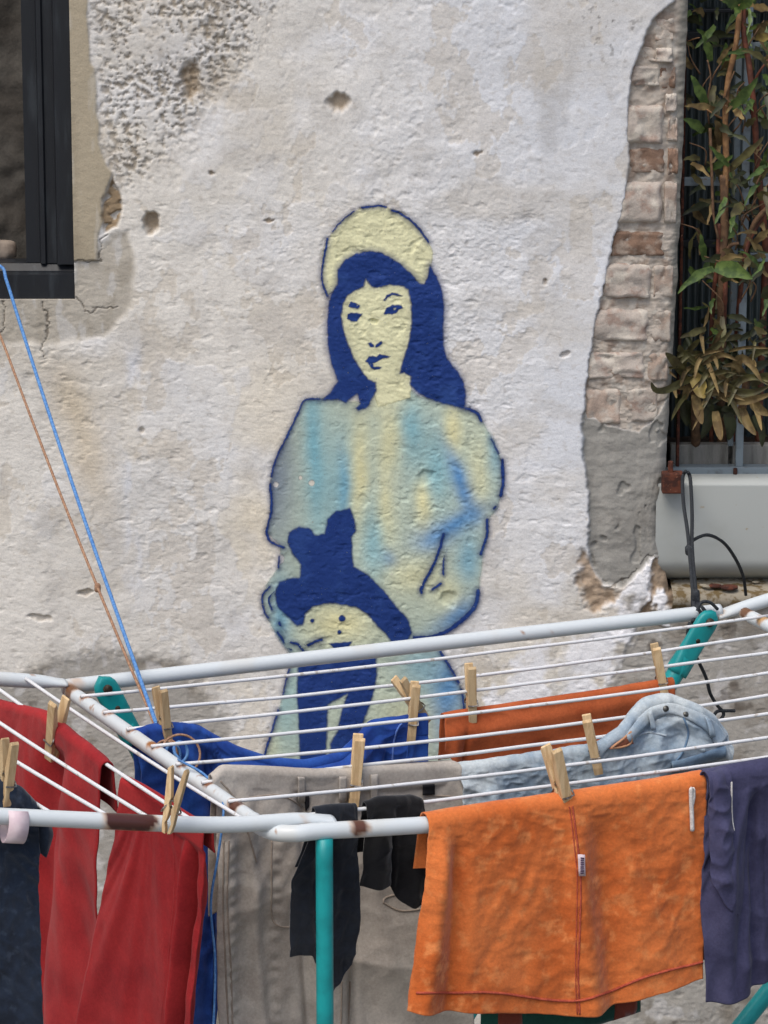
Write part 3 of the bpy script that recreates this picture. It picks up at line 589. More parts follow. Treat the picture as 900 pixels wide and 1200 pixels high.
def leaf(par, b, t, w, m, yb=0.10, yt=None, bend=0.0, fold=0.3, name='leaf'):
    """base and tip in photo pixels, lying at depths yb and yt"""
    yt = yb-0.02 if yt is None else yt
    A = at_y(b[0], b[1], yb); T = at_y(t[0], t[1], yt); n = 9
    d = T-A; Ln = np.linalg.norm(d); side = np.cross(d, np.array([0, 1.0, 0])); side /= np.linalg.norm(side)+1e-9
    up = np.array([0, -0.35, 0.94]); V = []
    for i in range(n):
        k = i/(n-1); c = A+d*k+(np.array([0, -0.5, 0.5])*Ln*0.10+side*bend*Ln)*4*k*(1-k)
        hw = w/1800*(sin(pi*min(1, k*0.93+.07)**0.75)**0.9+0.05)
        nrm = np.cross(side, d/Ln)
        for q in (-1, -.5, 0, .5, 1): V.append(c+side*hw*q+np.array([0, -1, 0])*abs(q)*hw*fold*(1 if q > 0 else .5)+side*0.0008*sin(k*14+q))
    return mk(name, V, grid_faces(n, 5).tolist(), m, par)
def stem(par, pts, r0, r1, m, y0=.11, y1=.11, name='stem', n=26):
    if name == 'twig': y0, y1 = .05, .035
    elif pts[0][1] < 520: y0, y1 = .045, .04
    else: y0, y1 = .135, .045
    c = curve_pts(pts, n); ys = y0+(y1-y0)*np.clip(np.linspace(0, 1, n)*1.6, 0, 1)
    P = np.array([at_y(c[i][0], c[i][1], ys[i]) for i in range(n)])
    r = np.linspace(r0, r1, n)*(1+0.10*noise(np.arange(n)*0.9, np.zeros(n), int(pts[0][0])))
    tube(name, P, r, m, par, 8)
g1 = thing('leggy_plant', at_y(845, 524, .12), 'tall leggy plant with tan and red bare stems and a few green leaves', 'plant')
zs_ = (840, 532)
stem(g1, [(846, 536), (845, 460), (846, 400), (846, 330), (849, 260), (848, 205)], .0065, .0055, M_stem[2], .12, .10)
stem(g1, [(849, 240), (851, 190), (850, 140), (853, 95), (861, 60), (866, 20), (868, -40), (866, -150)], .0042, .0032, M_stem[0], .092, .08)
stem(g1, [(888, 536), (892, 420), (897, 300), (893, 240), (887, 180), (883, 120), (877, 70), (871, 30), (873, -60)], .0048, .0034, M_stem[1], .12, .085)
stem(g1, [(834, 536), (833, 420), (836, 350), (841, 305), (843, 262)], .0032, .0030, M_stem[1], .13, .105); stem(g1, [(858, 536), (863, 400), (869, 330), (877, 285), (896, 250)], .0036, .0028, M_stem[1], .13, .10); stem(g1, [(848, 536), (847, 410), (850, 340), (849, 300)], .0035, .0030, M_stem[1], .11, .095)
for k, (pts, r) in enumerate([([(831, 145), (829, 118), (833, 92), (829, 70)], .0014), ([(831, 100), (838, 85), (846, 72)], .0012), ([(850, 140), (840, 136), (828, 128)], .0014), ([(884, 96), (890, 84), (905, 64)], .0018), ([(884, 136), (892, 126), (905, 120)], .0013),
        ([(848, 300), (856, 288), (866, 285)], .0030), ([(873, 292), (884, 262), (897, 246), (915, 235)], .0040), ([(878, 258), (872, 250), (866, 246)], .0016), ([(832, 150), (834, 200), (836, 250), (842, 280)], .0022), ([(801, 51), (812, 46), (820, 44)], .0010), ([(884, 240), (886, 218), (892, 205)], .0018)]):
    stem(g1, pts, r, r*.7, M_stem[[2, 2, 0, 1, 2, 2, 2, 2, 2, 0, 2][k]], .10, .085, 'twig', 12)
for b, t, w, m, yb in [((833, 72), (823, 40), 9, 'g', .09), ((844, 76), (851, 50), 8, 'g', .09), ((829, 126), (810, 88), 11, 'g', .09), ((856, 127), (888, 91), 12, 'g', .07), ((838, 128), (802, 124), 8, 'd', .09), ((824, 154), (801, 139), 11, 'g', .09), ((858, 194), (895, 160), 9, 'o', .07),
        ((870, 240), (856, 254), 12, 'o', .07), ((865, 12), (846, 1), 10, 'g', .07), ((868, 10), (886, -4), 10, 'g', .07), ((867, 8), (862, 20), 8, 'g', .07), ((868, 4), (858, -16), 10, 'g', .07), ((884, 8), (905, 12), 9, 'd', .08), ((838, 313), (882, 327), 19, 'g', .05), ((836, 314), (794, 344), 10, 'g', .06),
        ((834, 318), (818, 322), 9, 'o', .07), ((826, 305), (821, 274), 8, 'g', .09), ((848, 300), (824, 306), 9, 'k', .09), ((830, 240), (818, 262), 14, 'k', .12), ((846, 330), (862, 318), 9, 'o', .07), ((884, 215), (905, 196), 10, 'o', .09), ((890, 205), (896, 180), 8, 'g', .09), ((876, 220), (868, 206), 8, 'k', .09), ((888, 232), (903, 226), 12, 'o', .08),
        ((884, 40), (900, 24), 10, 'd', .09), ((886, 44), (905, 44), 9, 'y', .09), ((826, 40), (862, 42), 9, 'k', .16), ((801, 20), (824, 30), 10, 'k', .17), ((845, 170), (838, 140), 12, 'd', .10), ((840, 165), (828, 144), 12, 'k', .11), ((836, 175), (846, 150), 9, 'd', .11), ((860, 128), (872, 140), 8, 'd', .08), ((874, 148), (886, 138), 8, 'o', .08), ((893, 140), (908, 150), 14, 'k', .10),
        ((812, 205), (809, 190), 6, 'o', .15), ((880, 300), (872, 318), 8, 'o', .08), ((893, 310), (880, 330), 10, 'k', .09), ((895, 350), (905, 330), 12, 'k', .1), ((860, 300), (846, 292), 8, 'd', .08), ((884, 285), (904, 268), 9, 'd', .08), ((820, 120), (826, 106), 7, 'o', .10), ((842, 146), (858, 158), 9, 'k', .09)]:
    leaf(g1, b, t, w, M_leaf[m], yb-.045 if yb < .11 else yb, None, random.uniform(-.06, .06))
rl = random.Random(21)
for k in range(190):
    y_ = rl.choice([rl.uniform(-30, 120), rl.uniform(100, 330), rl.uniform(180, 400)]); x_ = rl.choice([rl.gauss(848, 14), rl.gauss(886, 10), rl.uniform(806, 900)])
    a_ = rl.uniform(0, 2*pi); l_ = rl.uniform(14, 38); m_ = rl.choice('kkggood') if y_ > 60 else rl.choice('kggod')
    leaf(g1, (x_, y_), (x_+l_*cos(a_), y_+abs(l_*sin(a_))*rl.choice((1, 1, -1))), rl.uniform(3.5, 8.5), M_leaf[m_], rl.uniform(.03, .12), None, rl.uniform(-.15, .15))
for k in range(26):
    x_ = rl.uniform(815, 900); y_ = rl.uniform(60, 380); stem(g1, [(x_, y_), (x_+rl.uniform(-12, 12), y_-18), (x_+rl.uniform(-25, 25), y_-rl.uniform(25, 50))], .0012, .0007, M_stem[2], .05, .04, 'twig', 10)
g2 = thing('rosette_plant', at_y(818, 524, .11), 'sprawling half dry rosette plant with long curling strap leaves in the window corner', 'plant')
stem(g2, [(816, 540), (815, 500), (816, 470), (814, 445)], .006, .007, M_stem[2], .11, .06)
stem(g2, [(866, 540), (868, 500), (872, 465), (876, 440)], .005, .005, M_stem[2], .11, .06)
def strap(pts, w, m):
    n = 14; c = curve_pts(pts, n); yb = .07 if m == 'k' else .035; yt = .09 if m == 'k' else (-.03 if c[-1][0] < 790 else .01)
    P = np.array([at_y(c[i][0], c[i][1], yb+(yt-yb)*i/(n-1)) for i in range(n)]); T = np.gradient(P, axis=0); V = []
    for i in range(n):
        k = i/(n-1); sd_ = np.cross(T[i], np.array([0, 1, 0.25])); sd_ /= np.linalg.norm(sd_)+1e-9; hw = w/1900*(sin(pi*min(1, k*.9+.1)**.8)**.7+.04)
        for q in (-1, -.5, 0, .5, 1): V.append(P[i]+sd_*hw*q+np.array([0, -1, 0.3])*(abs(q))*hw*0.55)
    mk('leaf', V, grid_faces(n, 5).tolist(), M_leaf[m], g2)
for pts, w, m in [([(812, 444), (798, 449), (781, 457), (768, 457), (763, 448)], 11, 'o'), ([(808, 437), (818, 424), (832, 412), (846, 400), (859, 385)], 10, 'o'), ([(802, 440), (795, 430), (787, 420), (780, 413)], 12, 'o'), ([(812, 440), (818, 450), (822, 460), (827, 465)], 18, 'y'), ([(814, 462), (817, 476), (820, 488), (823, 497)], 12, 'd'),
        ([(838, 482), (840, 495), (843, 508), (845, 516)], 11, 'd'), ([(806, 462), (797, 472), (790, 484), (786, 494)], 7, 'o'), ([(830, 442), (845, 452), (862, 460), (882, 460), (902, 452)], 14, 'o'), ([(836, 454), (852, 466), (872, 470), (890, 466), (908, 460)], 12, 'd'), ([(866, 450), (862, 432), (868, 420), (880, 428), (893, 448)], 12, 'd'),
        ([(860, 446), (866, 430), (870, 418), (873, 408)], 10, 'k'), ([(846, 478), (858, 482), (872, 486), (884, 500), (900, 512)], 10, 'k'), ([(858, 440), (850, 428), (843, 414)], 12, 'k'), ([(806, 420), (804, 408), (808, 396), (811, 388)], 10, 'k'), ([(800, 432), (799, 418), (796, 404)], 11, 'o'), ([(880, 470), (890, 480), (903, 486)], 14, 'd'), ([(874, 440), (888, 430), (903, 424)], 14, 'k'),
        ([(824, 470), (834, 478), (846, 480), (858, 478)], 10, 'k'), ([(800, 466), (801, 482), (806, 500)], 12, 'k'), ([(828, 466), (830, 482), (828, 500), (822, 514)], 14, 'k'), ([(852, 484), (856, 500), (854, 516)], 14, 'k'), ([(884, 486), (892, 504), (893, 524)], 10, 'k'), ([(840, 440), (838, 424), (832, 408)], 10, 'k'), ([(806, 470), (812, 486), (810, 505)], 12, 'k'), ([(868, 478), (874, 494), (886, 510)], 12, 'd'),
        ([(880, 452), (894, 442), (910, 440)], 12, 'o'), ([(854, 420), (852, 405), (846, 396)], 10, 'k'), ([(820, 438), (826, 428), (824, 414)], 12, 'k'), ([(795, 462), (796, 478), (793, 500)], 10, 'k'), ([(862, 470), (850, 480), (842, 492)], 10, 'k')]:
    strap(pts, w, m)
for k in range(80):
    x_, y_ = rl.choice([(rl.gauss(818, 13), rl.gauss(440, 22)), (rl.gauss(868, 18), rl.gauss(445, 24))]); a_ = rl.uniform(-.4, pi+.4) if k % 3 else rl.uniform(pi, 2*pi); l_ = rl.uniform(22, 60)
    x1, y1 = x_+l_*cos(a_), y_+l_*sin(a_)*.8
    strap([(x_, y_), ((x_+x1)/2+rl.uniform(-4, 4), (y_+y1)/2-rl.uniform(2, 10)), (max(x1, 793), min(y1, 515))], rl.uniform(4, 9), rl.choice('kkkddo'))

# ------------------------------------------------------------------ drying rack
RZ = 0.95
BL = at_z(100, 802, RZ); BR_ = at_z(868, 713, RZ); FL = at_z(348, 974, RZ)
Ux = (BR_-BL)/np.linalg.norm(BR_-BL); Vx = np.array([Ux[1], -Ux[0], 0.0])
LEN = float(np.linalg.norm(BR_-BL)); WID = float(np.dot(FL-BL, Vx))
RP = lambda u, v, h=0.0: BL+Ux*u+Vx*v+np.array([0, 0, h])
WTILT = radians(10)
LW = lambda d, v, h=0.0: RP(-d*cos(WTILT), v, d*sin(WTILT)+h)               # left wing, d from its hinge
RWg = lambda d, v, h=0.0: RP(LEN+d*cos(WTILT), v, d*sin(WTILT)+h)
rack = thing('drying_rack', RP(LEN/2, WID/2, -RZ), 'white wire clothes drying rack with raised side wings and teal legs', 'drying rack')
TR = 0.0085
def rtube(name, P, r, par, n=14, rust=0.15, spots=(), squash=None, sd=0):
    V, F = tube_geo(P, r, n, squash); o = mk(name, V, F, M_tube, par)
    nn = fbm(V[:, 0]*60+V[:, 2]*40, V[:, 1]*60+V[:, 2]*30, 4, 150+sd)
    f = sst(0.62-rust, 0.72-rust, nn)
    C_ = np.broadcast_to(lin((200, 207, 210)), (len(V), 3)).copy(); C_ = mixc(C_, (198, 196, 188), 0.4*sst(0.1, 0.5, fbm(V[:, 0]*15, V[:, 1]*15+V[:, 2]*9, 3, 160+sd)))
    C_ = mixc(C_, (150, 104, 62), f*0.85)
    for c, rad, col in spots:
        d = np.linalg.norm(V-np.asarray(c), axis=1)/rad+0.5*nn; C_ = mixc(C_, (176, 128, 74), 0.6*sst(1.35, 0.9, d))
    for c, rad, col in spots:
        d = np.linalg.norm(V-np.asarray(c), axis=1)/rad+0.5*nn; C_ = mixc(C_, col, sst(1.0, 0.85, d))
    set_col(o, np.concatenate([C_, np.ones((len(V), 1))], 1)); return o
RUSTC = (88, 54, 40)
SK = lambda v: -.020*(1-v/WID)            # the left short bar sits slightly askew
def sag(P, s): 
    k = np.linspace(0, 1, len(P)); P = P.copy(); P[:, 2] -= s*4*k*(1-k); return P
rtube('long_tube', line(RP(-.026, 0), RP(LEN-.028, 0), 220), TR, rack, rust=-.1, spots=[(RP(-.014, 0, -.004), .012, (150, 110, 80))], sd=1)
FSAG = .020
def fpath(n=240):     # front tube: bends into both short bars and bows a little under the wash
    q = [RP(0, WID-.060, HB), RP(0, WID-.035, HB), RP(.006, WID-.014, HB*.8), RP(.022, WID-.002, HB*.4), RP(.045, WID, 0)]
    m = [RP(u, WID, 0) for u in np.linspace(.09, LEN-.09, 12)]
    e = [RP(LEN-.045, WID, 0), RP(LEN-.022, WID-.002, HB*.4), RP(LEN-.006, WID-.014, HB*.8), RP(LEN, WID-.035, HB), RP(LEN, WID-.060, HB)]
    P = curve_pts(q+m+e, n); u = np.clip((P-BL)@Ux/LEN, 0, 1); P[:, 2] -= FSAG*(4*u*(1-u))**1.2; return P
HB = -.004
rtube('long_tube', fpath(), TR, rack, rust=.0, spots=[(RP(.085, WID+.004, -.002), .010, RUSTC)], sd=2)
nW = 8; wv = [WID*(0.098+0.842*i/(nW-1)) for i in range(nW)]
for u0, sd in ((0.0, 3), (LEN, 4)):
    k_ = SK if u0 == 0 else (lambda v: 0.0)
    sp = [(RP(u0+k_(v), v, .006), .008, (120, 74, 44)) for v in wv]+[(RP(u0+k_(WID*.83), WID*.83, 0.0), .010, RUSTC), (RP(u0+k_(WID*.44), WID*.44, 0.004), .008, (150, 100, 60)), (RP(u0+k_(WID*.03), WID*.03, 0), .012, (110, 76, 52))]
    if u0 > 0: sp += [(RP(u0, WID*.10, 0.002), .009, (176, 140, 96))]
    rtube('short_tube', line(RP(u0+k_(0), TR*1.2, HB), RP(u0, WID-.061, HB), 160), .0078, rack, rust=.03, spots=sp, sd=sd)
wires = []
for i, v in enumerate(wv):
    A, B = RP(-.006+SK(v), v, .004), RP(LEN+.006, v, .004); wires.append((A, B))
    tube('wire', sag(line(A, B, 40), (.005, .009, .004, .007, .011, .006, .009, .005)[i])+np.array([0, 0, .0006])*noise(np.linspace(0, 9, 40), np.zeros(40), i+400)[:, None], .0020, M_wire, rack, 8)
WW = [(.072, .022), (.124, .082), (.186, .126), (.248, .168), (.300, .225), (.350, .285), (.400, .345)]      # wing wires: distance from the hinge at the back and at the front
def wing(fn, sgn, nw, first, step, dmax, sd):
    e = .068 if sgn < 0 else .03
    for v, sp in ((-.004, [(fn(.002 if sgn < 0 else -.03, 0), .016 if sgn < 0 else .008, (150, 104, 60))]), (WID-.018 if sgn < 0 else WID-.0185, [*[(fn(.128+.006*i, WID-.018+.004*(i % 2), .003), .0115, (72, 40, 36)) for i in range(7)], (fn(-.034, WID-.018, .003), .011, RUSTC)])):
        v = v-.0 if v > 0 else .0
        P = line(fn(-e if v > 0 else (.024 if sgn < 0 else -.034), v if v > 0 else -.0, .0), fn(dmax, v, 0), 150)
        if v > 0: P[:, 2] += .012*np.exp(-(np.linspace(0, 1, 150)/.16)**2)   # flattened end rides on the long tube
        sq = 1-.45*np.exp(-(np.linspace(0, 1, 150)/.05)**2)
        rtube('wing_tube', P, TR*.95, rack, rust=.02, spots=sp, squash=sq, sd=sd)
    rtube('wing_end_tube', line(fn(dmax, -.008), fn(dmax, WID-.01), 60), TR*.95, rack, sd=sd+1)
    for k in range(nw):
        (d0, d1) = WW[k]; A, B = fn(d0, 0, .004), fn(d1, WID-.018, .006)
        tube('wing_wire', sag(line(A, B, 30), .003), .0020, M_wire, rack, 8)
# wing wire distances read from where the wires meet the front arm
def wing_d(pxx, pyy):
    n = np.cross(LW(1, 0)-LW(0, 0), Vx); p3 = at_plane(pxx, pyy, LW(0, 0), n); return float(np.dot(LW(0, 0)-p3, Ux)/cos(WTILT)), float(np.dot(p3-BL, Vx))
wing(LW, -1, 7, .060, .056, .46, 170); wing(RWg, 1, 7, .060, .056, .46, 180)
# teal legs and their eyelet heads
def leg(a, b, r=.0105, name='leg', head=True, nrm=None):
    d = (b-a)/np.linalg.norm(b-a); P = line(a+d*.05 if head else a, b, 40)
    o = tube(name, P, r, M_teal, rack, 14)
    tube('foot_cap', line(b-d*.02, b+d*.004, 6), r*1.25, M_tape, o, 12)
    if head:
        s_ = np.cross(d, nrm); s_ /= np.linalg.norm(s_); prof = []
        for k in np.linspace(0, 1, 16):          # flattened paddle: rounded top, blending into the leg
            w_ = .0145*min(1, math.sqrt(max(0, 1-(1-min(k/.22, 1))**2)))+0.0*k; w_ = w_*(1-.12*k); t_ = .0055+.005*sst(.5, 1, np.array(k)); prof.append((a+d*(-.014+k*.085), max(w_, .001), float(t_)))
        V = []; n = 14
        for c, w_, t_ in prof:
            for q in np.arange(n)*2*pi/n: V.append(c+s_*w_*np.sign(cos(q))*abs(cos(q))**.6+nrm*t_*np.sign(sin(q))*abs(sin(q))**.6)
        F = grid_faces(len(prof), n, 0, True).tolist()+[list(range(n))[::-1], [(len(prof)-1)*n+k for k in range(n)]]
        h = mk('leg_head', V, F, M_teal, rack)
        c = a+nrm*.0045; tube('bolt', line(c-nrm*.002, c+nrm*.0035, 4), .0052, M_bolt, h, 10)
        tube('bolt_hole', line(a+d*.026+nrm*.004, a+d*.026+nrm*.0058, 3), .0030, M_bolt, h, 10)
    return o
pl_pt = BL+Vx*.026
a0 = at_plane(124, 806, pl_pt, Vx); a1 = at_plane(150, 855, pl_pt, Vx); dd = (a1-a0)/np.linalg.norm(a1-a0); leg(a0, a0+dd*((a0[2]-.012)/-dd[2]), nrm=Vx)
pl_pt = BL+Vx*.034; a0 = at_plane(829, 728, pl_pt, Vx); a1 = at_plane(788, 795, pl_pt, Vx); dd = (a1-a0)/np.linalg.norm(a1-a0); leg(a0, a0+dd*((a0[2]-.012)/-dd[2]), nrm=Vx)
a0 = at_plane(380, 982, RP(0, WID+.002), Vx); leg(a0, np.array([a0[0], a0[1]+.004, .012]), .0085, head=False)
a0 = at_plane(902, 1160, RP(0, WID-.09), Vx); a1 = at_plane(868, 1203, RP(0, WID-.09), Vx); dd = (a0-a1)/np.linalg.norm(a0-a1); a0 = a1+dd*((RZ-.012-a1[2])/dd[2]); leg(a0, a1-dd*((a1[2]-.012)/dd[2]), .0095, head=False)

# ------------------------------------------------------------------ clothes
def sheet(cols, A, B, r=.006, off=0.0, back=0.25, ns=110, nt=130, disp=None, smooth_s=2, bdisp=0.4):
    """cloth hung over the line A-B: cols are photo-pixel polylines from the top edge to the hem"""
    A = np.asarray(A, float); B = np.asarray(B, float); d = B-A; d[2] = 0; d /= np.linalg.norm(d)
    n = np.array([d[1], -d[0], 0.0]); n = n if n[1] < 0 else -n
    pp = A+n*(r+off); K = []
    for c in cols:
        c3d = np.array([at_plane(x, y, pp, n) for x, y in c]); L_ = np.r_[0, np.cumsum(np.linalg.norm(np.diff(c3d, axis=0), axis=1))]
        t = np.linspace(0, L_[-1], nt); K.append(np.stack([np.interp(t, L_, c3d[:, k]) for k in range(3)], 1))
    K = np.array(K); tp = K[:, 0]; w = np.r_[0, np.cumsum(np.maximum(np.linalg.norm(np.diff(tp, axis=0), axis=1), .004))]; w = w/w[-1]
    s = np.linspace(0, 1, ns); G = np.zeros((nt, ns, 3))
    for k in range(3):
        for i in range(nt): G[i, :, k] = np.interp(s, w, K[:, i, k])
    for _ in range(smooth_s*4):
        G[:, 1:-1] = .25*G[:, :-2]+.5*G[:, 1:-1]+.25*G[:, 2:]; G[1:-1] = .25*G[:-2]+.5*G[1:-1]+.25*G[2:]
    su = np.broadcast_to(np.r_[0, np.cumsum(np.linalg.norm(np.diff(G[nt//2], axis=0), axis=1))][None, :], (nt, ns)); tu = np.concatenate([np.zeros((1, ns)), np.cumsum(np.linalg.norm(np.diff(G, axis=0), axis=2), axis=0)])
    sg = np.broadcast_to(s[None, :], (nt, ns)); tg = np.broadcast_to(np.linspace(0, 1, nt)[:, None], (nt, ns))
    dz = disp(sg, tg, su, tu) if disp else 0*sg
    dz = np.maximum(dz, -.0005-np.clip(tu-.018, 0, 1)*.6) if off >= 0 else dz
    Fr = G+dz[..., None]*n; Fr[..., 2] -= r*np.exp(-tu/.035)
    nw = 9; th = np.linspace(0, pi, nw+1)[1:]
    wrap = np.array([Fr[0]+(-n*r)*(1-cos(q))+np.array([0, 0, r])*sin(q) for q in th])[::-1]
    nb = max(2, int(nt*.5)); tb = np.linspace(0, 1, nb+1)[1:]*back
    bk = []
    for q in tb:
        dzb = bdisp*np.array([np.interp(min(q, tu[:, j][-1]), tu[:, j], dz[:, j]) for j in range(ns)])
        lat = np.array([[np.interp(min(q, tu[-1, j]), tu[:, j], G[:, j, k]-G[0, j, k]) for k in (0, 1)] for j in range(ns)])
        row = wrap[0].copy(); row[:, 2] -= q; row[:, :2] += lat; row += n*np.clip(dzb-.012*min(q/.1, 1), -1, .004)[:, None]; bk.append(row)
    rows = np.concatenate([np.array(bk)[::-1], wrap, Fr]); nrw = len(rows)
    return dict(rows=rows, V=rows.reshape(-1, 3), F=grid_faces(nrw, ns), front=Fr, n=n, ns=ns, nt=nt)
def cloth(sh, name, m, par, thick=.0016):
    o = mk(name, sh['V'], sh['F'], m, par)
    md = o.modifiers.new('thickness', 'SOLIDIFY'); md.thickness = thick; md.offset = 0; return o
def on(sh, x, y, eps=.0015):
    """the point of a hung cloth's front seen at photo pixel x, y"""
    P = sh['front'].reshape(-1, 3); a, b = proj(P); d = (a-x)**2+(b-y)**2; k = np.argsort(d)[:5]; w = 1/(d[k]+.3); return (P[k]*w[:, None]).sum(0)/w.sum()+sh['n']*eps
def seam(sh, pts, r, m, par, name='seam', n=60, eps=.0010):
    c = curve_pts(pts, n); P = np.array([on(sh, x, y, eps) for x, y in c])
    for _ in range(3): P[1:-1] = .25*P[:-2]+.5*P[1:-1]+.25*P[2:]
    return tube(name, P, r, m, par, 6)
def patch(sh, poly, m, par, name, eps=.0016, n=8, thick=.0012):
    """a small piece of cloth lying on the front of sh: poly = 4 px corners"""
    q = np.asarray(poly, float); V = []
    for i in range(n):
        for j in range(n):
            s_, t_ = j/(n-1), i/(n-1); p_ = (q[0]*(1-s_)+q[1]*s_)*(1-t_)+(q[3]*(1-s_)+q[2]*s_)*t_; V.append(on(sh, p_[0], p_[1], eps))
    o = mk(name, V, grid_faces(n, n), m, par); md = o.modifiers.new('t', 'SOLIDIFY'); md.thickness = thick; md.offset = 0; return o
ridge = lambda x, p=1.0: (1-np.abs(np.clip(x*1.4, -1, 1)))**p
def vf(su, tu, f=12, amp=.01, sd=0, grow=.25, slant=.0):          # hanging folds
    x = su+slant*tu+.02*noise(su*8, tu*6, sd+7); return amp*sst(0, grow, tu)*(noise(x*f, tu*1.6, sd)+.5*noise(x*f*2.1, tu*2.2, sd+1))
def crumple(su, tu, f=30, amp=.003, sd=0): 
    a = noise(su*f+tu*f*.5, tu*f*.7-su*f*.3, sd); b = noise(su*f*.8-tu*f*.6, tu*f+su*f*.2, sd+3)
    return amp*(ridge(a, 2)+ridge(b, 2)-.9)*.8
def fold(sg, tu, s0, s1, w, amp, tm=.4):                              # one named fold running from s0 (top) to s1
    c = s0+(s1-s0)*np.clip(tu/tm, 0, 1.2); return amp*np.exp(-((sg-c)/w)**2)*sst(0, .06, tu)
def fan(su, tu, s0, amp, f=7, sd=0, t0=.05):      # pulls running out from a peg
    a_ = np.arctan2(su-s0, tu+t0); return amp*(noise(a_*f, 0*a_, sd)+.5*noise(a_*f*2.3, tu*3, sd+1))*sst(0, .12, tu)*np.exp(-tu*1.2)
def garment(name, label, cat, A, B, *, m, cols, **k):
    root_k = k.pop('root', None); sh = sheet(cols, A, B, **k)
    root = thing(name, (np.asarray(A)+np.asarray(B))/2, label, cat)
    cloth(sh, 'cloth', m, root); return root, sh

WIRE = lambda i: wires[i]
# --- orange velour on the front tube
M_or = fabric('orange_velour', (206, 114, 60), (186, 94, 44), 9, .38, .66, sheen=.15, b2=.25, bs2=110, c3=(210, 128, 74), scale3=60)
M_orst = mat('dark_pink_stitch', (178, 84, 60), (156, 68, 52), 300, rough=.9, bump=.5, bscale=900)
M_white = mat('white_thread', (214, 210, 206), (190, 186, 182), 300, rough=.9, bump=.4, bscale=900)
T0, T1 = RP(0, WID), RP(LEN, WID)
WA0, WA1 = LW(.124, 0, .004), LW(.082, WID-.018, .006)
def d_or(s, t, su, tu):
    return vf(su, tu, 7, .009, 201, .22, .05)+fan(su, tu, .175, .0024, 6, 204)+crumple(su, tu, 15, .0022, 202)*sst(.02, .1, tu)+crumple(su, tu, 42, .0009, 206)+.0008*fbm(su*60, tu*60, 3, 205)+fold(s, tu, .05, .02, .035, .016)-fold(s, tu, .10, .14, .03, .010)+fold(s, tu, .52, .54, .05, .008)-fold(s, tu, .61, .66, .06, .010)+.006*sst(.1, .3, tu)
or_, sh_or = garment('orange_garment', 'large orange velour garment with dark pink seams hung over the front tube', 'garment', T0, T1, m=M_or, disp=d_or, r=.0115, off=.001, back=.05, ns=170, nt=170,
    cols=[[(503, 957), (495, 1040), (484, 1110), (473, 1181)], [(530, 952), (527, 1040), (520, 1110), (512, 1185)], [(590, 943), (590, 1060), (580, 1186)], [(655, 934), (660, 1060), (672, 1190)], [(700, 927), (706, 1060), (712, 1183)], [(765, 918), (767, 1040), (762, 1166)], [(828, 907), (826, 1030), (823, 1146)]])
seam(sh_or, [(487, 1163), (530, 1163), (580, 1163), (640, 1171), (678, 1172), (710, 1163), (760, 1143), (823, 1127)], .0014, M_orst, or_, 'hem_stitching', 140, .0016)
seam(sh_or, [(669, 936), (675, 980), (680, 1030), (679, 1090), (677, 1140), (679, 1188)], .0011, M_orst, or_, 'seam', 70); seam(sh_or, [(666, 938), (672, 985), (676, 1030), (675, 1090), (674, 1140), (676, 1188)], .0007, M_orst, or_, 'seam', 60)
tg_ = patch(sh_or, [(675, 1000), (683, 1000), (684, 1025), (676, 1025)], mat('care_label', (206, 190, 194), (196, 178, 184), 80, rough=.8), or_, 'label_tag', .004, 5)
M_ink = mat('label_print', (84, 66, 88), rough=.9)
for k in range(8):
    y0 = 1003.0+k*2.5; patch(sh_or, [(677.4, y0), (681.2+.5*(k % 3 == 0), y0), (681.4, y0+1.7-.4*(k % 2)), (677.6, y0+1.6)], M_ink, tg_, 'letter', .0056, 2, .0003)
seam(sh_or, [(804, 905), (807, 916), (808, 940), (809, 972)], .0024, M_white, or_, 'drawstring', 30, .004); seam(sh_or, [(808, 908), (811, 930), (808, 950), (810, 971)], .0018, M_white, or_, 'drawstring', 30, .004)
# --- dark green and brick striped cloth underneath it
M_gr = fabric('green_cloth', (26, 74, 62), (18, 56, 48), 20); M_st = fabric('brick_stripe', (112, 52, 38), (92, 42, 32), 20)
gr_, sh_gr = garment('striped_cloth', 'dark green cloth with brick red stripes showing below the orange garment', 'cloth', T0, T1, m=M_gr, r=.0093, off=-.006, back=.14, ns=50, nt=60, disp=lambda s, t, su, tu: -.012*sst(0, .08, tu)+vf(su, tu, 9, .003, 210),
    cols=[[(575, 950), (572, 1080), (569, 1212)], [(640, 940), (640, 1080), (640, 1216)], [(700, 931), (703, 1080), (706, 1206)], [(755, 924), (756, 1050), (757, 1190)]])
for x0, x1 in ((583, 610), (720, 745)): patch(sh_gr, [(x0, 1120), (x1, 1120), (x1+1, 1205), (x0, 1210)], M_st, gr_, 'stripe', .0012, 8, .0006)
# --- dark purple shirt
M_pu = fabric('purple_jersey', (70, 70, 98), (56, 56, 82), 22, sheen=.08, b2=.2, bs2=70)
pu_, sh_pu = garment('purple_shirt', 'dark purple navy jersey shirt hung next to the orange garment', 'shirt', T0, T1, m=M_pu, r=.0115, off=.002, back=.2, ns=110, nt=140,
    disp=lambda s, t, su, tu: vf(su, tu, 11, .012, 221, .18, -.08)+fan(su, tu, .08, .012, 7, 223)+crumple(su, tu, 16, .0035, 222)+fold(s, tu, .12, .10, .06, .012)-fold(s, tu, .34, .30, .05, .016)+fold(s, tu, .55, .5, .05, .012),
    cols=[[(829, 906), (822, 1000), (819, 1080), (824, 1172)], [(848, 903), (845, 1000), (846, 1080), (846, 1171)], [(900, 893), (900, 1000), (902, 1152)], [(950, 884), (952, 1000), (956, 1130)], [(1000, 876), (1002, 990), (1006, 1112)]])
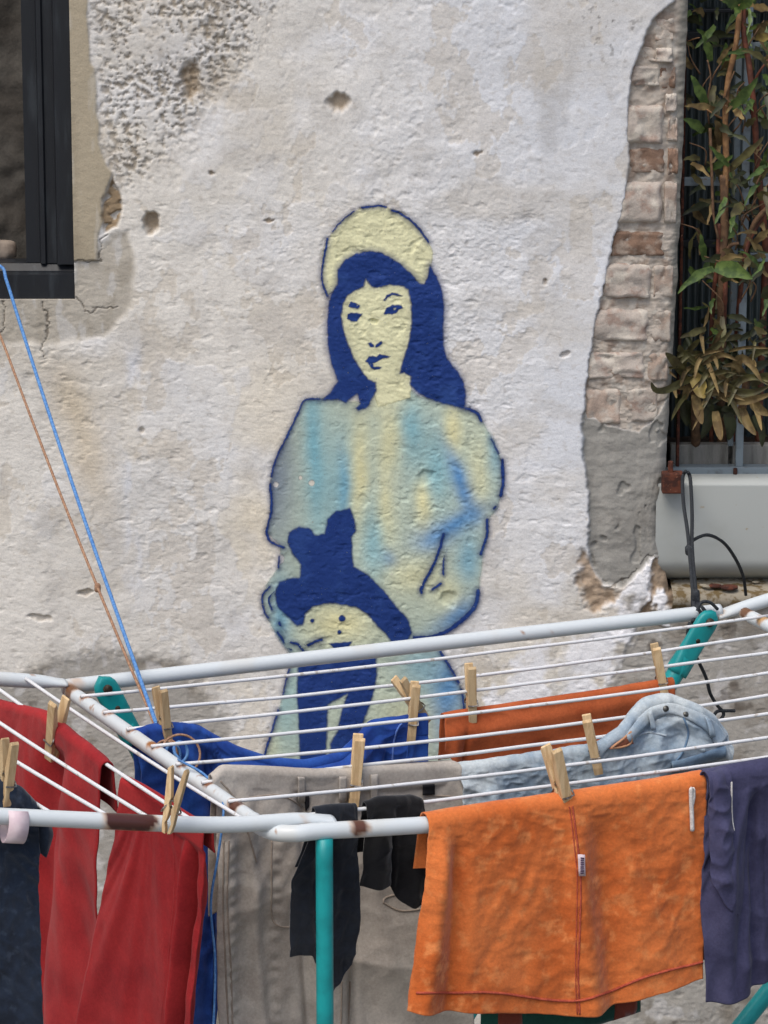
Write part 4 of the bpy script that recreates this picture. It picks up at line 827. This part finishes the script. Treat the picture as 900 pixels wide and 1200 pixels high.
sl_ = sheet([[(832, 908), (834, 960), (832, 1030)], [(846, 906), (848, 980), (846, 1060)], [(858, 904), (862, 985), (865, 1073)]], T0, T1, r=.011, off=.018, back=.01, ns=40, nt=80, disp=lambda s, t, su, tu: .012*np.sin(s*pi)+crumple(su, tu, 30, .005, 231)-.008*(1-t))
cloth(sl_, 'sleeve', M_pu, pu_); seam(sl_, [(857, 914), (857, 935), (861, 955), (863, 972)], .0011, M_white, pu_, 'seam', 30, .001)
# --- navy denim on the left wing
M_nv = fabric('navy_denim', (36, 46, 62), (26, 34, 48), 30, c3=(50, 60, 76), scale3=90, lo3=.55, hi3=.7)
A, B = LW(.40, WID-.040, .035), LW(.20, WID-.040, .0)
nv_, sh_nv = garment('navy_trousers', 'dark navy denim trousers bunched over the raised left wing beside the red garments', 'trousers', A, B, m=M_nv, r=.007, back=.18, ns=90, nt=130,
    disp=lambda s, t, su, tu: -.012*sst(0, .05, tu)*0+vf(su, tu, 14, .010, 241)+crumple(su, tu, 34, .005, 242)*(1-.6*t)-.010*sst(.03, .1, tu),
    cols=[[(-70, 905), (-72, 1000), (-70, 1240)], [(-20, 908), (-22, 1000), (-20, 1240)], [(8, 917), (8, 1000), (10, 1240)], [(28, 925), (30, 1000), (32, 1240)], [(44, 942), (47, 1000), (52, 1100), (56, 1240)]])
lo_ = sheet([[(36, 938), (40, 960), (40, 990)], [(48, 944), (52, 965), (50, 1000)], [(58, 954), (62, 974), (54, 1003)]], A, B, r=.006, off=-.016, back=.03, ns=24, nt=40, disp=lambda s, t, su, tu: .008*np.sin(s*pi)*np.sin(t*pi))
cloth(lo_, 'waistband', M_nv, nv_)
# --- red garments on the left wing wires
M_rd = fabric('red_fleece', (156, 42, 44), (138, 34, 38), 16, sheen=.06, b2=.12, bs2=55)
dA = .060+.056*1
A, B = LW(dA, 0.02, .004), LW(dA, WID-.12, .004)
def wingpt(k, x, y):       # where the photo pixel meets wing wire k's vertical plane
    a_ = LW(.060+.056*k, 0, .004); n_ = Ux*1.0; return at_plane(x, y, a_, n_)
p0, p1 = LW(dA, WID*.30, .006), LW(dA, WID*.72, .006)
r1_, sh_r1 = garment('red_trousers', 'red fleece trousers hung over a left wing wire behind the rusty front tube', 'trousers', WA0, WA1, m=M_rd, r=.007, back=.05, ns=110, nt=130,
    disp=lambda s, t, su, tu: vf(su, tu, 9, .008, 251)+fan(su, tu, .16, .005, 5, 253)+.0015*fbm(su*25, tu*20, 3, 252)-fold(s, tu, .70, .62, .07, .022)+fold(s, tu, .87, .86, .07, .008),
    cols=[[(-45, 812), (-60, 900), (-70, 1250)], [(12, 826), (-10, 900), (-30, 1250)], [(45, 834), (30, 950), (20, 1250)], [(80, 861), (68, 950), (62, 1250)], [(105, 881), (94, 960), (92, 1250)], [(118, 894), (116, 1000), (110, 1250)]])
A, B = WA0+(WA1-WA0)*.70, at_plane(251, 972, RP(0, WID-.045), Vx)
r2_, sh_r2 = garment('red_sweatshirt', 'red fleece sweatshirt pegged low beside the blue and beige garments', 'sweatshirt', A, B, m=M_rd, r=.006, back=.022, ns=110, nt=140,
    disp=lambda s, t, su, tu: vf(su, tu, 9, .007, 261, .2, -.15)+fan(su, tu, .09, .006, 5, 263)+.0015*fbm(su*25, tu*20, 3, 262)+fold(s, tu, .80, .72, .04, .012)-fold(s, tu, .88, .80, .03, .016)-.004,
    cols=[[(140, 911), (130, 985), (107, 1080), (82, 1250)], [(160, 921), (155, 1000), (135, 1250)], [(185, 936), (185, 1040), (172, 1250)], [(208, 952), (208, 1050), (192, 1250)], [(228, 964), (226, 1060), (208, 1250)], [(238, 972), (234, 1050), (214, 1250)]])
seam(sh_r2, [(203, 962), (205, 1040), (198, 1120), (186, 1220)], .0008, M_rd, r2_, 'seam', 50, .0003)
# --- royal blue garment on the third wire
M_bl = fabric('royal_blue_cotton', (44, 82, 158), (34, 62, 134), 18, sheen=.08, b2=.15, bs2=60)
A, B = WIRE(2)
def d_bl(s, t, su, tu):
    mid = sst(.24, .34, s)*sst(.80, .70, s)
    return (1-mid)*(vf(su, tu, 16, .010, 271, .1)+crumple(su, tu, 28, .004, 272))+mid*(.016*np.sin(t*pi)+.006*np.sin(t*9+s*7))-fold(s, tu, .22, .18, .03, .014)-fold(s, tu, .86, .86, .015, .010)
bl_, sh_bl = garment('blue_trousers', 'royal blue cotton trousers slung in a swag along the third wire', 'trousers', A, B, m=M_bl, disp=d_bl, r=.006, back=.10, ns=190, nt=120,
    cols=[[(158, 856), (164, 900), (168, 1000), (180, 1250)], [(185, 850), (195, 950), (205, 1250)], [(212, 848), (225, 950), (232, 1250)], [(234, 851), (256, 950), (258, 1250)], [(252, 862), (262, 898), (268, 930)], [(280, 876), (284, 898), (286, 915)], [(320, 890), (320, 904), (322, 918)], [(360, 893), (361, 905), (362, 918)], [(400, 884), (404, 898), (408, 915)], [(424, 862), (430, 890), (432, 912)], [(437, 846), (440, 880), (440, 915)], [(470, 841), (472, 880), (472, 915)], [(502, 838), (502, 870), (502, 912)]])
seam(sh_bl, [(470, 846), (463, 860), (460, 880), (458, 900)], .0010, fabric('blue_stitch', (96, 128, 196), (80, 110, 180), 60), bl_, 'seam', 30); seam(sh_bl, [(480, 845), (478, 870), (477, 900)], .0010, M_bl, bl_, 'seam', 24)
# --- rust cloth on the third wire
M_ru = fabric('rust_cotton', (178, 92, 54), (160, 78, 44), 20, sheen=.08, b2=.12)
ru_, sh_ru = garment('rust_cloth', 'rust orange cotton cloth folded over the third wire near the wall', 'cloth', A, B, m=M_ru, r=.006, back=.05, ns=140, nt=80,
    disp=lambda s, t, su, tu: vf(su, tu, 9, .005, 281, .06)+.004*np.sin(tu*70+s*2)*sst(0, .02, tu)+crumple(su, tu, 18, .002, 282)+fold(s, tu, .04, .05, .02, .008)-fold(s, tu, .09, .09, .012, .008)+fold(s, tu, .985, .985, .02, .008),
    cols=[[(521, 838), (520, 856), (521, 877)], [(540, 834), (540, 870), (541, 905)], [(600, 826), (600, 880), (600, 925)], [(700, 811), (700, 860), (702, 915)], [(765, 800), (766, 850), (768, 895)], [(791, 796), (790, 830), (786, 880)]])
# --- beige cargo trousers on the sixth wire
M_be = fabric('beige_canvas', (178, 171, 162), (162, 154, 145), 22, sheen=.05, bump=.4, bscale=1400, b2=.3, bs2=70)
A, B = WIRE(5)
def d_be(s, t, su, tu):
    return vf(su, tu, 12, .008, 291, .15)+crumple(su, tu, 7, .007, 292)+crumple(su, tu, 24, .0012, 293)+fan(su, tu, .15, .006, 5, 295)+.0022*np.sin(tu*420+2*noise(tu*40, s, 7))*.6*(np.exp(-((s-.055)/.022)**2)+.8*np.exp(-((s-.24)/.02)**2))*sst(.05, .1, tu)+fold(s, tu, .045, .03, .03, .006)-fold(s, tu, .36, .40, .03, .012)+fold(s, tu, .12, .2, .03, .008)-fold(s, tu, .55, .56, .02, .010)
be_, sh_be = garment('beige_trousers', 'beige canvas cargo trousers with stitched pockets hung behind the teal leg', 'trousers', A, B, m=M_be, disp=d_be, r=.0065, back=.15, ns=190, nt=170,
    cols=[[(249, 910), (253, 930), (252, 1000), (258, 1260)], [(262, 899), (270, 1000), (275, 1260)], [(300, 900), (305, 1000), (310, 1260)], [(370, 903), (372, 1000), (372, 1260)], [(410, 902), (412, 1000), (412, 1260)], [(440, 899), (442, 1000), (442, 1260)], [(500, 896), (502, 1000), (506, 1260)], [(534, 893), (538, 1000), (548, 1260)], [(541, 897), (545, 1000), (560, 1260)]])
M_bs = fabric('beige_stitch', (150, 138, 126), (138, 126, 114), 60)
for p in ([(268, 985), (266, 1060), (270, 1130), (272, 1200)], [(262, 985), (261, 1060), (264, 1130), (267, 1200)], [(318, 985), (318, 1040), (320, 1080), (343, 1086), (356, 1080)], [(258, 915), (280, 945), (300, 1010)], [(450, 1058), (470, 1067), (498, 1064)], [(449, 1058), (455, 1050), (500, 1042)], [(410, 1150), (408, 1200)], [(400, 1150), (399, 1205)], [(290, 935), (330, 932), (360, 950)], [(500, 932), (530, 933)]):
    seam(sh_be, p, .0011, M_bs, be_, 'seam', 50)
M_blk = mat('black_badge', (28, 28, 32), rough=.8)
patch(sh_be, [(494, 919), (508, 918), (508, 930), (494, 931)], M_blk, be_, 'badge', .003, 5); patch(sh_be, [(355, 934), (361, 930), (361, 944), (357, 950)], M_blk, be_, 'badge', .003, 5)
for x in (352, 400, 437): patch(sh_be, [(x-4, 906), (x+4, 905), (x+4, 938), (x-4, 939)], M_be, be_, 'belt_loop', .0035, 6, .002)
# --- jeans on the sixth wire
M_je = fabric('light_denim', (158, 172, 182), (132, 150, 166), 45, .38, .66, sheen=.1, bump=.4, bscale=1400, b2=.35, bs2=90, c3=(186, 194, 196), scale3=14, lo3=.46, hi3=.66)
def d_je(s, t, su, tu):
    waist = sst(.56, .72, s); return crumple(su, tu, 14, .006, 301)+crumple(su, tu, 70, .0016, 303)+waist*(crumple(su, tu, 18, .008, 305)+.012*np.sin(np.clip(t, 0, 1)*pi)+.016*noise(su*16+tu*10, tu*26, 302))+(1-waist)*(vf(su, tu, 12, .008, 304, .05)+.004)
je_, sh_je = garment('light_blue_jeans', 'faded light blue jeans heaped over the wires with brown leather waist patch', 'jeans', A, B, m=M_je, disp=d_je, r=.008, back=.05, ns=190, nt=90,
    cols=[[(538, 896), (539, 920), (541, 955)], [(590, 889), (592, 915), (592, 950)], [(650, 880), (650, 910), (652, 942)], [(700, 871), (702, 900), (704, 934)], [(722, 856), (724, 890), (730, 928)], [(742, 836), (748, 880), (755, 923)], [(760, 820), (770, 870), (780, 918)], [(785, 814), (796, 860), (805, 911)], [(815, 824), (822, 860), (828, 902)], [(838, 838), (842, 864), (844, 895)], [(854, 858), (855, 870), (850, 888)]])
M_jst = fabric('denim_stitch', (176, 186, 192), (160, 172, 182), 60); M_jdk = fabric('denim_seam', (104, 130, 154), (90, 116, 142), 60)
for p in ([(800, 840), (806, 858), (800, 880), (790, 893)], [(786, 893), (810, 888), (845, 876)], [(790, 901), (815, 895), (848, 885)], [(745, 862), (760, 858), (780, 862)], [(786, 893), (788, 905)]): seam(sh_je, p, .0013, M_jdk if p[0][0] > 780 else M_jst, je_, 'seam', 40)
patch(sh_je, [(716, 858), (732, 850), (740, 870), (712, 876)], mat('leather_patch', (164, 104, 82), (140, 84, 64), 60, rough=.7, bump=.3), je_, 'leather_patch', .004, 8, .002)
seam(sh_je, [(714, 874), (718, 858), (732, 851), (738, 868), (726, 874), (714, 875)], .0014, mat('leather_edge', (178, 132, 100), rough=.8), je_, 'leather_edge', 30, .005)
def strip(sh, top, bot, m, par, name, n=40, k=5, eps=.003, thick=.003):
    a_, b_ = curve_pts(top, n), curve_pts(bot, n); V = []
    for j in range(k):
        for i in range(n):
            p_ = a_[i]+(b_[i]-a_[i])*j/(k-1); V.append(on(sh, p_[0], p_[1], eps+.002*sin(pi*j/(k-1))))
    V = np.array(V).reshape(k, n, 3)
    for _ in range(4): V[:, 1:-1] = .25*V[:, :-2]+.5*V[:, 1:-1]+.25*V[:, 2:]
    o = mk(name, V.reshape(-1, 3), grid_faces(k, n), m, par); md = o.modifiers.new('t', 'SOLIDIFY'); md.thickness = thick; md.offset = 0; return o
M_jd2 = fabric('denim_dark', (112, 134, 154), (92, 114, 138), 30, bump=.4, bscale=1400)
strip(sh_je, [(728, 856), (744, 838), (762, 823), (786, 818), (814, 828), (838, 844), (851, 862)], [(736, 870), (752, 854), (768, 840), (787, 836), (808, 844), (828, 857), (838, 874)], M_je, je_, 'waistband')
strip(sh_je, [(786, 892), (806, 887), (828, 880), (849, 872)], [(787, 905), (808, 901), (830, 893), (849, 886)], M_jd2, je_, 'pocket_facing', 24, 4, .002, .002)
for x, y in ((757, 838), (826, 846)): strip(sh_je, [(x-3, y-8), (x+2, y-9)], [(x+3, y+16), (x+8, y+15)], M_je, je_, 'belt_loop', 4, 6, .007, .002)
M_btn = mat('button_metal', (92, 92, 88), (60, 58, 54), 200, rough=.4, metal=.7)
for x, y in ((777, 827), (800, 834)):
    c = on(sh_je, x, y+1, .006); nn = np.array([.1, -.8, .5]); nn /= np.linalg.norm(nn); tube('button', line(c-nn*.002, c+nn*.0014, 5), np.array([.0036, .0038, .0036, .0030, .0018]), M_btn, je_, 12)
# --- dark socks on the front wire
A, B = WIRE(7)
M_sk = fabric('charcoal_navy_knit', (30, 34, 42), (24, 27, 34), 40); M_bk = fabric('black_knit', (22, 22, 25), (16, 16, 18), 40)
so_, sh_so = garment('navy_cloth', 'dark charcoal navy cloth hanging behind the teal leg', 'cloth', A, B, m=M_sk, r=.005, back=.06, ns=60, nt=110, disp=lambda s, t, su, tu: vf(su, tu, 30, .009, 311, .1)+crumple(su, tu, 30, .003, 312)-fold(s, tu, .4, .45, .1, .010)-.006*sst(0, .05, tu),
    cols=[[(370, 948), (362, 1000), (347, 1036), (345, 1126)], [(385, 945), (376, 1000), (368, 1060), (372, 1123)], [(400, 944), (394, 1040), (390, 1165)], [(410, 944), (412, 1040), (402, 1152)], [(419, 944), (421, 1040), (421, 1085), (413, 1130)]])
bk_, sh_bk = garment('black_sock', 'pair of black knitted socks folded over the front wire', 'socks', A, B, m=M_bk, r=.006, back=.05, ns=60, nt=80, disp=lambda s, t, su, tu: vf(su, tu, 26, .008, 321, .06)+crumple(su, tu, 30, .004, 322)+fold(s, tu, .3, .3, .2, .008)-fold(s, tu, .5, .5, .05, .008),
    cols=[[(430, 942), (427, 990), (421, 1037)], [(445, 936), (444, 990), (440, 1040)], [(462, 934), (460, 990), (458, 1034)], [(472, 934), (470, 990), (466, 1054)], [(486, 934), (488, 990), (484, 1064)], [(497, 938), (506, 990), (498, 1054)]])

# ------------------------------------------------------------------ clothes pegs
def prong(sy):
    pr = [(0, .0012), (.006, .0020), (.012, .0036), (.017, .0018), (.028, .0010), (.034, .0028), (.040, .0014), (.073, .0072), (.074, .0090), (.071, .0112), (.055, .0100), (.030, .0078), (.010, .0066), (.001, .0050)]
    n = len(pr); w = .0052; V = [(x, sy*y, z) for x in (-w, w) for z, y in pr]
    F = [[i, (i+1) % n, n+(i+1) % n, n+i] for i in range(n)]+[list(range(n))[::-1], list(range(n, 2*n))]
    me = bpy.data.meshes.new('prong'); me.from_pydata(V, [], F)
    bm = bmesh.new(); bm.from_mesh(me); bmesh.ops.recalc_face_normals(bm, faces=bm.faces[:]); bmesh.ops.bevel(bm, geom=[e for e in bm.edges if abs(e.verts[0].co.x-e.verts[1].co.x) < 1e-6], offset=.0005, segments=1, affect='EDGES'); bm.to_mesh(me); bm.free()
    me.materials.append(M_wood); return me
k = np.linspace(0, 1, 60); P = np.stack([-.004+.008*k, .0042*np.cos(k*pi*7), .033+.0042*np.sin(k*pi*7)], 1)
V1, F1 = tube_geo(P, .0011, 6); V2, F2 = tube_geo(np.array([[-.004, .004, .033], [-.0062, .0075, .028], [-.0062, .0095, .024], [0, .0092, .0235], [.0062, .0085, .0245]]), .0010, 6); V3, F3 = tube_geo(np.array([[.004, -.004, .033], [.0062, -.0075, .028], [.0062, -.0095, .024], [0, -.0092, .0235], [-.0062, -.0085, .0245]]), .0010, 6)
V, F = join([(V1, F1), (V2, F2), (V3, F3)]); spme = bpy.data.meshes.new('spring'); spme.from_pydata([tuple(p) for p in V], [], F); spme.materials.append(M_spring)
PR = [prong(1), prong(-1)]
def peg(top, bot, A, B, off, label, yaw=0.0, rollback=0.0):
    A = np.asarray(A); B = np.asarray(B); d = B-A; d = d/np.linalg.norm(d); n = np.array([d[1], -d[0], 0]); n = n if n[1] < 0 else -n; n /= np.linalg.norm(n)
    pp = A+n*off; b3 = at_plane(bot[0], bot[1], pp, n); t3 = at_plane(top[0], top[1], pp, n); z = t3-b3; z += n*rollback*np.linalg.norm(z); ln = np.linalg.norm(z); z /= ln
    y = n-z*np.dot(n, z); y /= np.linalg.norm(y); x = np.cross(y, z)
    if yaw: x, y = x*cos(yaw)+y*sin(yaw), y*cos(yaw)-x*sin(yaw)
    sc = min(max(ln/.074, .88), 1.08); c = (b3+t3)/2; o3 = c-z*.037*sc
    from mathutils import Matrix
    root = bpy.data.objects.new('clothes_peg', None); COL.objects.link(root); root.empty_display_size = .03
    root.matrix_world = Matrix(((x[0]*sc, y[0]*sc, z[0]*sc, o3[0]), (x[1]*sc, y[1]*sc, z[1]*sc, o3[1]), (x[2]*sc, y[2]*sc, z[2]*sc, o3[2]), (0, 0, 0, 1)))
    tag(root, label, 'clothes peg', 'wooden clothes pegs on the drying rack')
    for nm, me in (('prong', PR[0]), ('prong', PR[1]), ('spring', spme)):
        c_ = bpy.data.objects.new(nm, me); COL.objects.link(c_); c_.parent = root
w3, w6, w8 = WIRE(2), WIRE(5), WIRE(7)
peg((645, 874), (667, 960), T0, T1, .004, 'wooden clothes peg clipped on the large orange velour garment', .15)
peg((687, 840), (702, 907), *w6, .030, 'wooden clothes peg clipped on the faded light blue jeans', -.45)
peg((768, 757), (779, 818), *w3, .004, 'wooden clothes peg at the wall-side corner of the rust cloth by the teal leg head', -.3)
peg((551, 779), (553, 847), *w3, .004, 'wooden clothes peg at the rolled end of the rust cloth beside the graffiti', -.2)
peg((487, 800), (481, 870), *w3, .005, 'wooden clothes peg upright on the end of the royal blue trousers', -.3)
peg((467, 796), (499, 846), *w3, -.010, 'tilted wooden clothes peg crossing behind the peg on the royal blue trousers', .3)
peg((421, 862), (414, 945), *w6, .004, 'wooden clothes peg clipped on the waist of the beige cargo trousers', -.3)
peg((187, 808), (196, 872), *w3, .005, 'wooden clothes peg next to the blue cord on the royal blue trousers', .2)
A, B = LW(.140, WID*.70, .012), LW(.060, WID-.045, .0)
peg((210, 900), (196, 976), RP(0, WID-.02), RP(LEN, WID-.02), .028, 'wooden clothes peg hooked over the front tube on the red sweatshirt', .9)
A, B = WA0, WA1
peg((70, 820), (60, 890), A, B, .004, 'wooden clothes peg clipped on the red fleece trousers', 0.35)
A, B = LW(.40, WID-.040, .035), LW(.20, WID-.040, .0)
peg((11, 872), (6, 940), A, B, .004, 'wooden clothes peg clipped on the dark navy denim trousers', .3)

# ------------------------------------------------------------------ cords and tape
def cord(name, P, r, m, label, par=None, n=60):
    o = tube(name, curve_pts(P, n), r, m, par, 8)
    if label: tag(o, label, 'cord')
    return o
K0 = at_plane(193, 880, RP(0, 0), Ux)
if True:
    kb = RP(0, WID*.46, .012)
    kx_, ky_ = proj(kb)
knot = at_plane(196, 884, RP(.02, 0, 0), Ux)
b0 = at_y(-40, 300, -.01); b1 = at_y(3, 315, -.010)
bc = thing('blue_rope', b1, 'bright blue cord tied from the black window down to the rack', 'cord')
path = [b1+np.array([-.05, .012, .012]), b1+np.array([-.004, 0.0, .004]), at_y(8, 330, -.03)]+[b1+(knot-b1)*f+np.array([0, 0, -.012*math.sin(pi*f)]) for f in (.12, .28, .45, .62, .8, .92)]+[knot]
tube('strand', curve_pts(path, 90), .0022, M_bluecord, bc, 8)
def ring(name, c, rad, r, m, par, ax, n=28, turns=1.0, pitch=0.0):
    ax = np.asarray(ax, float)/np.linalg.norm(ax); a_ = np.cross(ax, [0.3, .2, 1]); a_ /= np.linalg.norm(a_); b_ = np.cross(ax, a_)
    q = np.linspace(0, 2*pi*turns, int(n*turns)); P = np.array([c+rad*(cos(t)*a_+sin(t)*b_)+ax*pitch*t for t in q]); tube(name, P, r, m, par, 6)
ring('knot', knot+np.array([0, 0, -.002]), .0105, .0018, M_bluecord, bc, Vx+np.array([.3, 0, .5]), 24, 2.2, .0025); ring('knot', knot+np.array([0.002, -.01, -.012]), .007, .0016, M_bluecord, bc, Ux+np.array([0, 0, .4]), 20, 2.0, .001)
t0 = at_plane(205, 893, RP(.02, 0), Ux); pln = RP(.0, WID-.04)
cordp = [knot, at_plane(214, 893, RP(0, WID*.6), Vx), at_plane(236, 905, RP(0, WID*.65), Vx), at_plane(252, 921, RP(0, WID*.7), Vx), at_plane(262, 945, RP(0, WID*.8), Vx), at_plane(256, 1000, RP(0, WID*.82), Vx), at_plane(247, 1060, RP(0, WID*.82), Vx), at_plane(252, 1130, RP(0, WID*.82), Vx), at_plane(249, 1230, RP(0, WID*.82), Vx)]
tube('tail', curve_pts(cordp, 70), .0013, M_bluecord, bc, 6)
n0 = at_y(-60, 330, -.012); n1 = at_y(2, 398, -.12)
bw = thing('brown_string', n0, 'thin brown string running beside the blue cord to the rack', 'cord')
path = [at_y(-40, 330, -.004), at_y(-12, 372, -.05)]+[n1+(knot-n1)*f+np.array([0, 0, -.010*math.sin(pi*f)]) for f in (0, .2, .4, .6, .8, .92)]+[knot+np.array([-.004, -.004, 0])]
tube('strand', curve_pts(path, 90), .0017, M_browncord, bw, 8)
q_ = n1+(knot-n1)*.62+np.array([0, 0, -.0093]); rock('knot', q_, (.004, .004, .006), M_browncord, 61, bw)
ring('loop', at_plane(212, 881, RP(.03, 0), Ux)+np.array([0, -.01, .0]), .021, .0014, M_browncord, bw, np.array([.25, -1, .35])); ring('loop', at_plane(200, 876, RP(.03, 0), Ux)+np.array([0, -.012, 0]), .012, .0014, M_browncord, bw, np.array([-.4, -1, .2]), 24, 2.0, .001)
# black cord from the bracket to the back tube
bk0 = thing('black_rope', at_y(808, 560, -.014), 'black cord looped from the rusty bracket to the back tube of the rack', 'cord')
def onback(x, y, f): 
    a_ = at_y(x, y, -.016); tpt = RP(0, 0); b_ = at_plane(x, y, tpt+Vx*.012, Vx); return a_+(b_-a_)*f
for pts in ([(804, 552), (800, 560), (801, 590), (806, 625), (810, 670), (813, 705), (815, 722)], [(806, 553), (809, 562), (811, 600), (811, 640), (814, 680), (817, 708), (812, 728)]):
    n = len(pts); tube('strand', curve_pts([onback(x, y, min(1, max(0, (y-560)/165))) for x, y in pts], 60), .0024, M_black, bk0, 8)
pts = [(808, 648), (806, 640), (814, 632), (830, 627), (848, 636), (862, 655), (871, 676), (874, 697)]
tube('loop', curve_pts([onback(x, y, max(0, .5-.5*i/7)) for i, (x, y) in enumerate(pts)], 60), .0022, M_black, bk0, 8)
rock('knot', onback(808, 645, .5), (.006, .006, .008), M_black, 71, bk0); rock('knot', onback(815, 702, .88), (.006, .006, .013), M_black, 72, bk0)
ring('tube_wrap', at_plane(813, 724, RP(0, 0), Vx), TR+.0032, .0024, M_black, bk0, Ux+np.array([0, 0, .12]), 26, 2.5, .0009)
pts = [(817, 716), (822, 706), (832, 706), (841, 714)]; tube('tail', curve_pts([onback(x, y, 1.0) for x, y in pts], 30), .0020, M_black, bk0, 8)
pts = [(808, 730), (806, 745), (812, 762), (820, 778), (828, 796), (832, 812), (840, 826), (848, 836), (842, 845), (835, 844), (840, 834), (852, 833), (861, 833)]
tube('tail', curve_pts([at_plane(x, y, RP(0, .028-.03*min(1, i/6)), Vx) for i, (x, y) in enumerate(pts)], 80), .0021, M_black, bk0, 8)
# pink tape ring
c = LW(.338, WID-.018); tx, ty = proj(c)
c = at_plane(17, 968, LW(0, WID-.018), Vx); axd = LW(1, 0)-LW(0, 0); axd /= np.linalg.norm(axd)
a_ = np.array([0, 0, 1.0])-axd*axd[2]; a_ /= np.linalg.norm(a_); b_ = np.cross(axd, a_); V = []
for rr in (0.0, .0012):
    for e in (-.010, .010):
        for t in np.arange(32)*2*pi/32: V.append(c+axd*e+a_*((.0155+rr)*cos(t))+b_*((.0115+rr)*sin(t)))
F = []
for i in range(32):
    j = (i+1) % 32; F += [[i, j, 32+j, 32+i], [64+i, 96+i, 96+j, 64+j], [i, 64+i, 64+j, j], [32+i, 32+j, 96+j, 96+i]]
tag(mk('tape_ring', V, F, M_tape), 'pale pink tape ring looped round the front wing tube', 'tape')
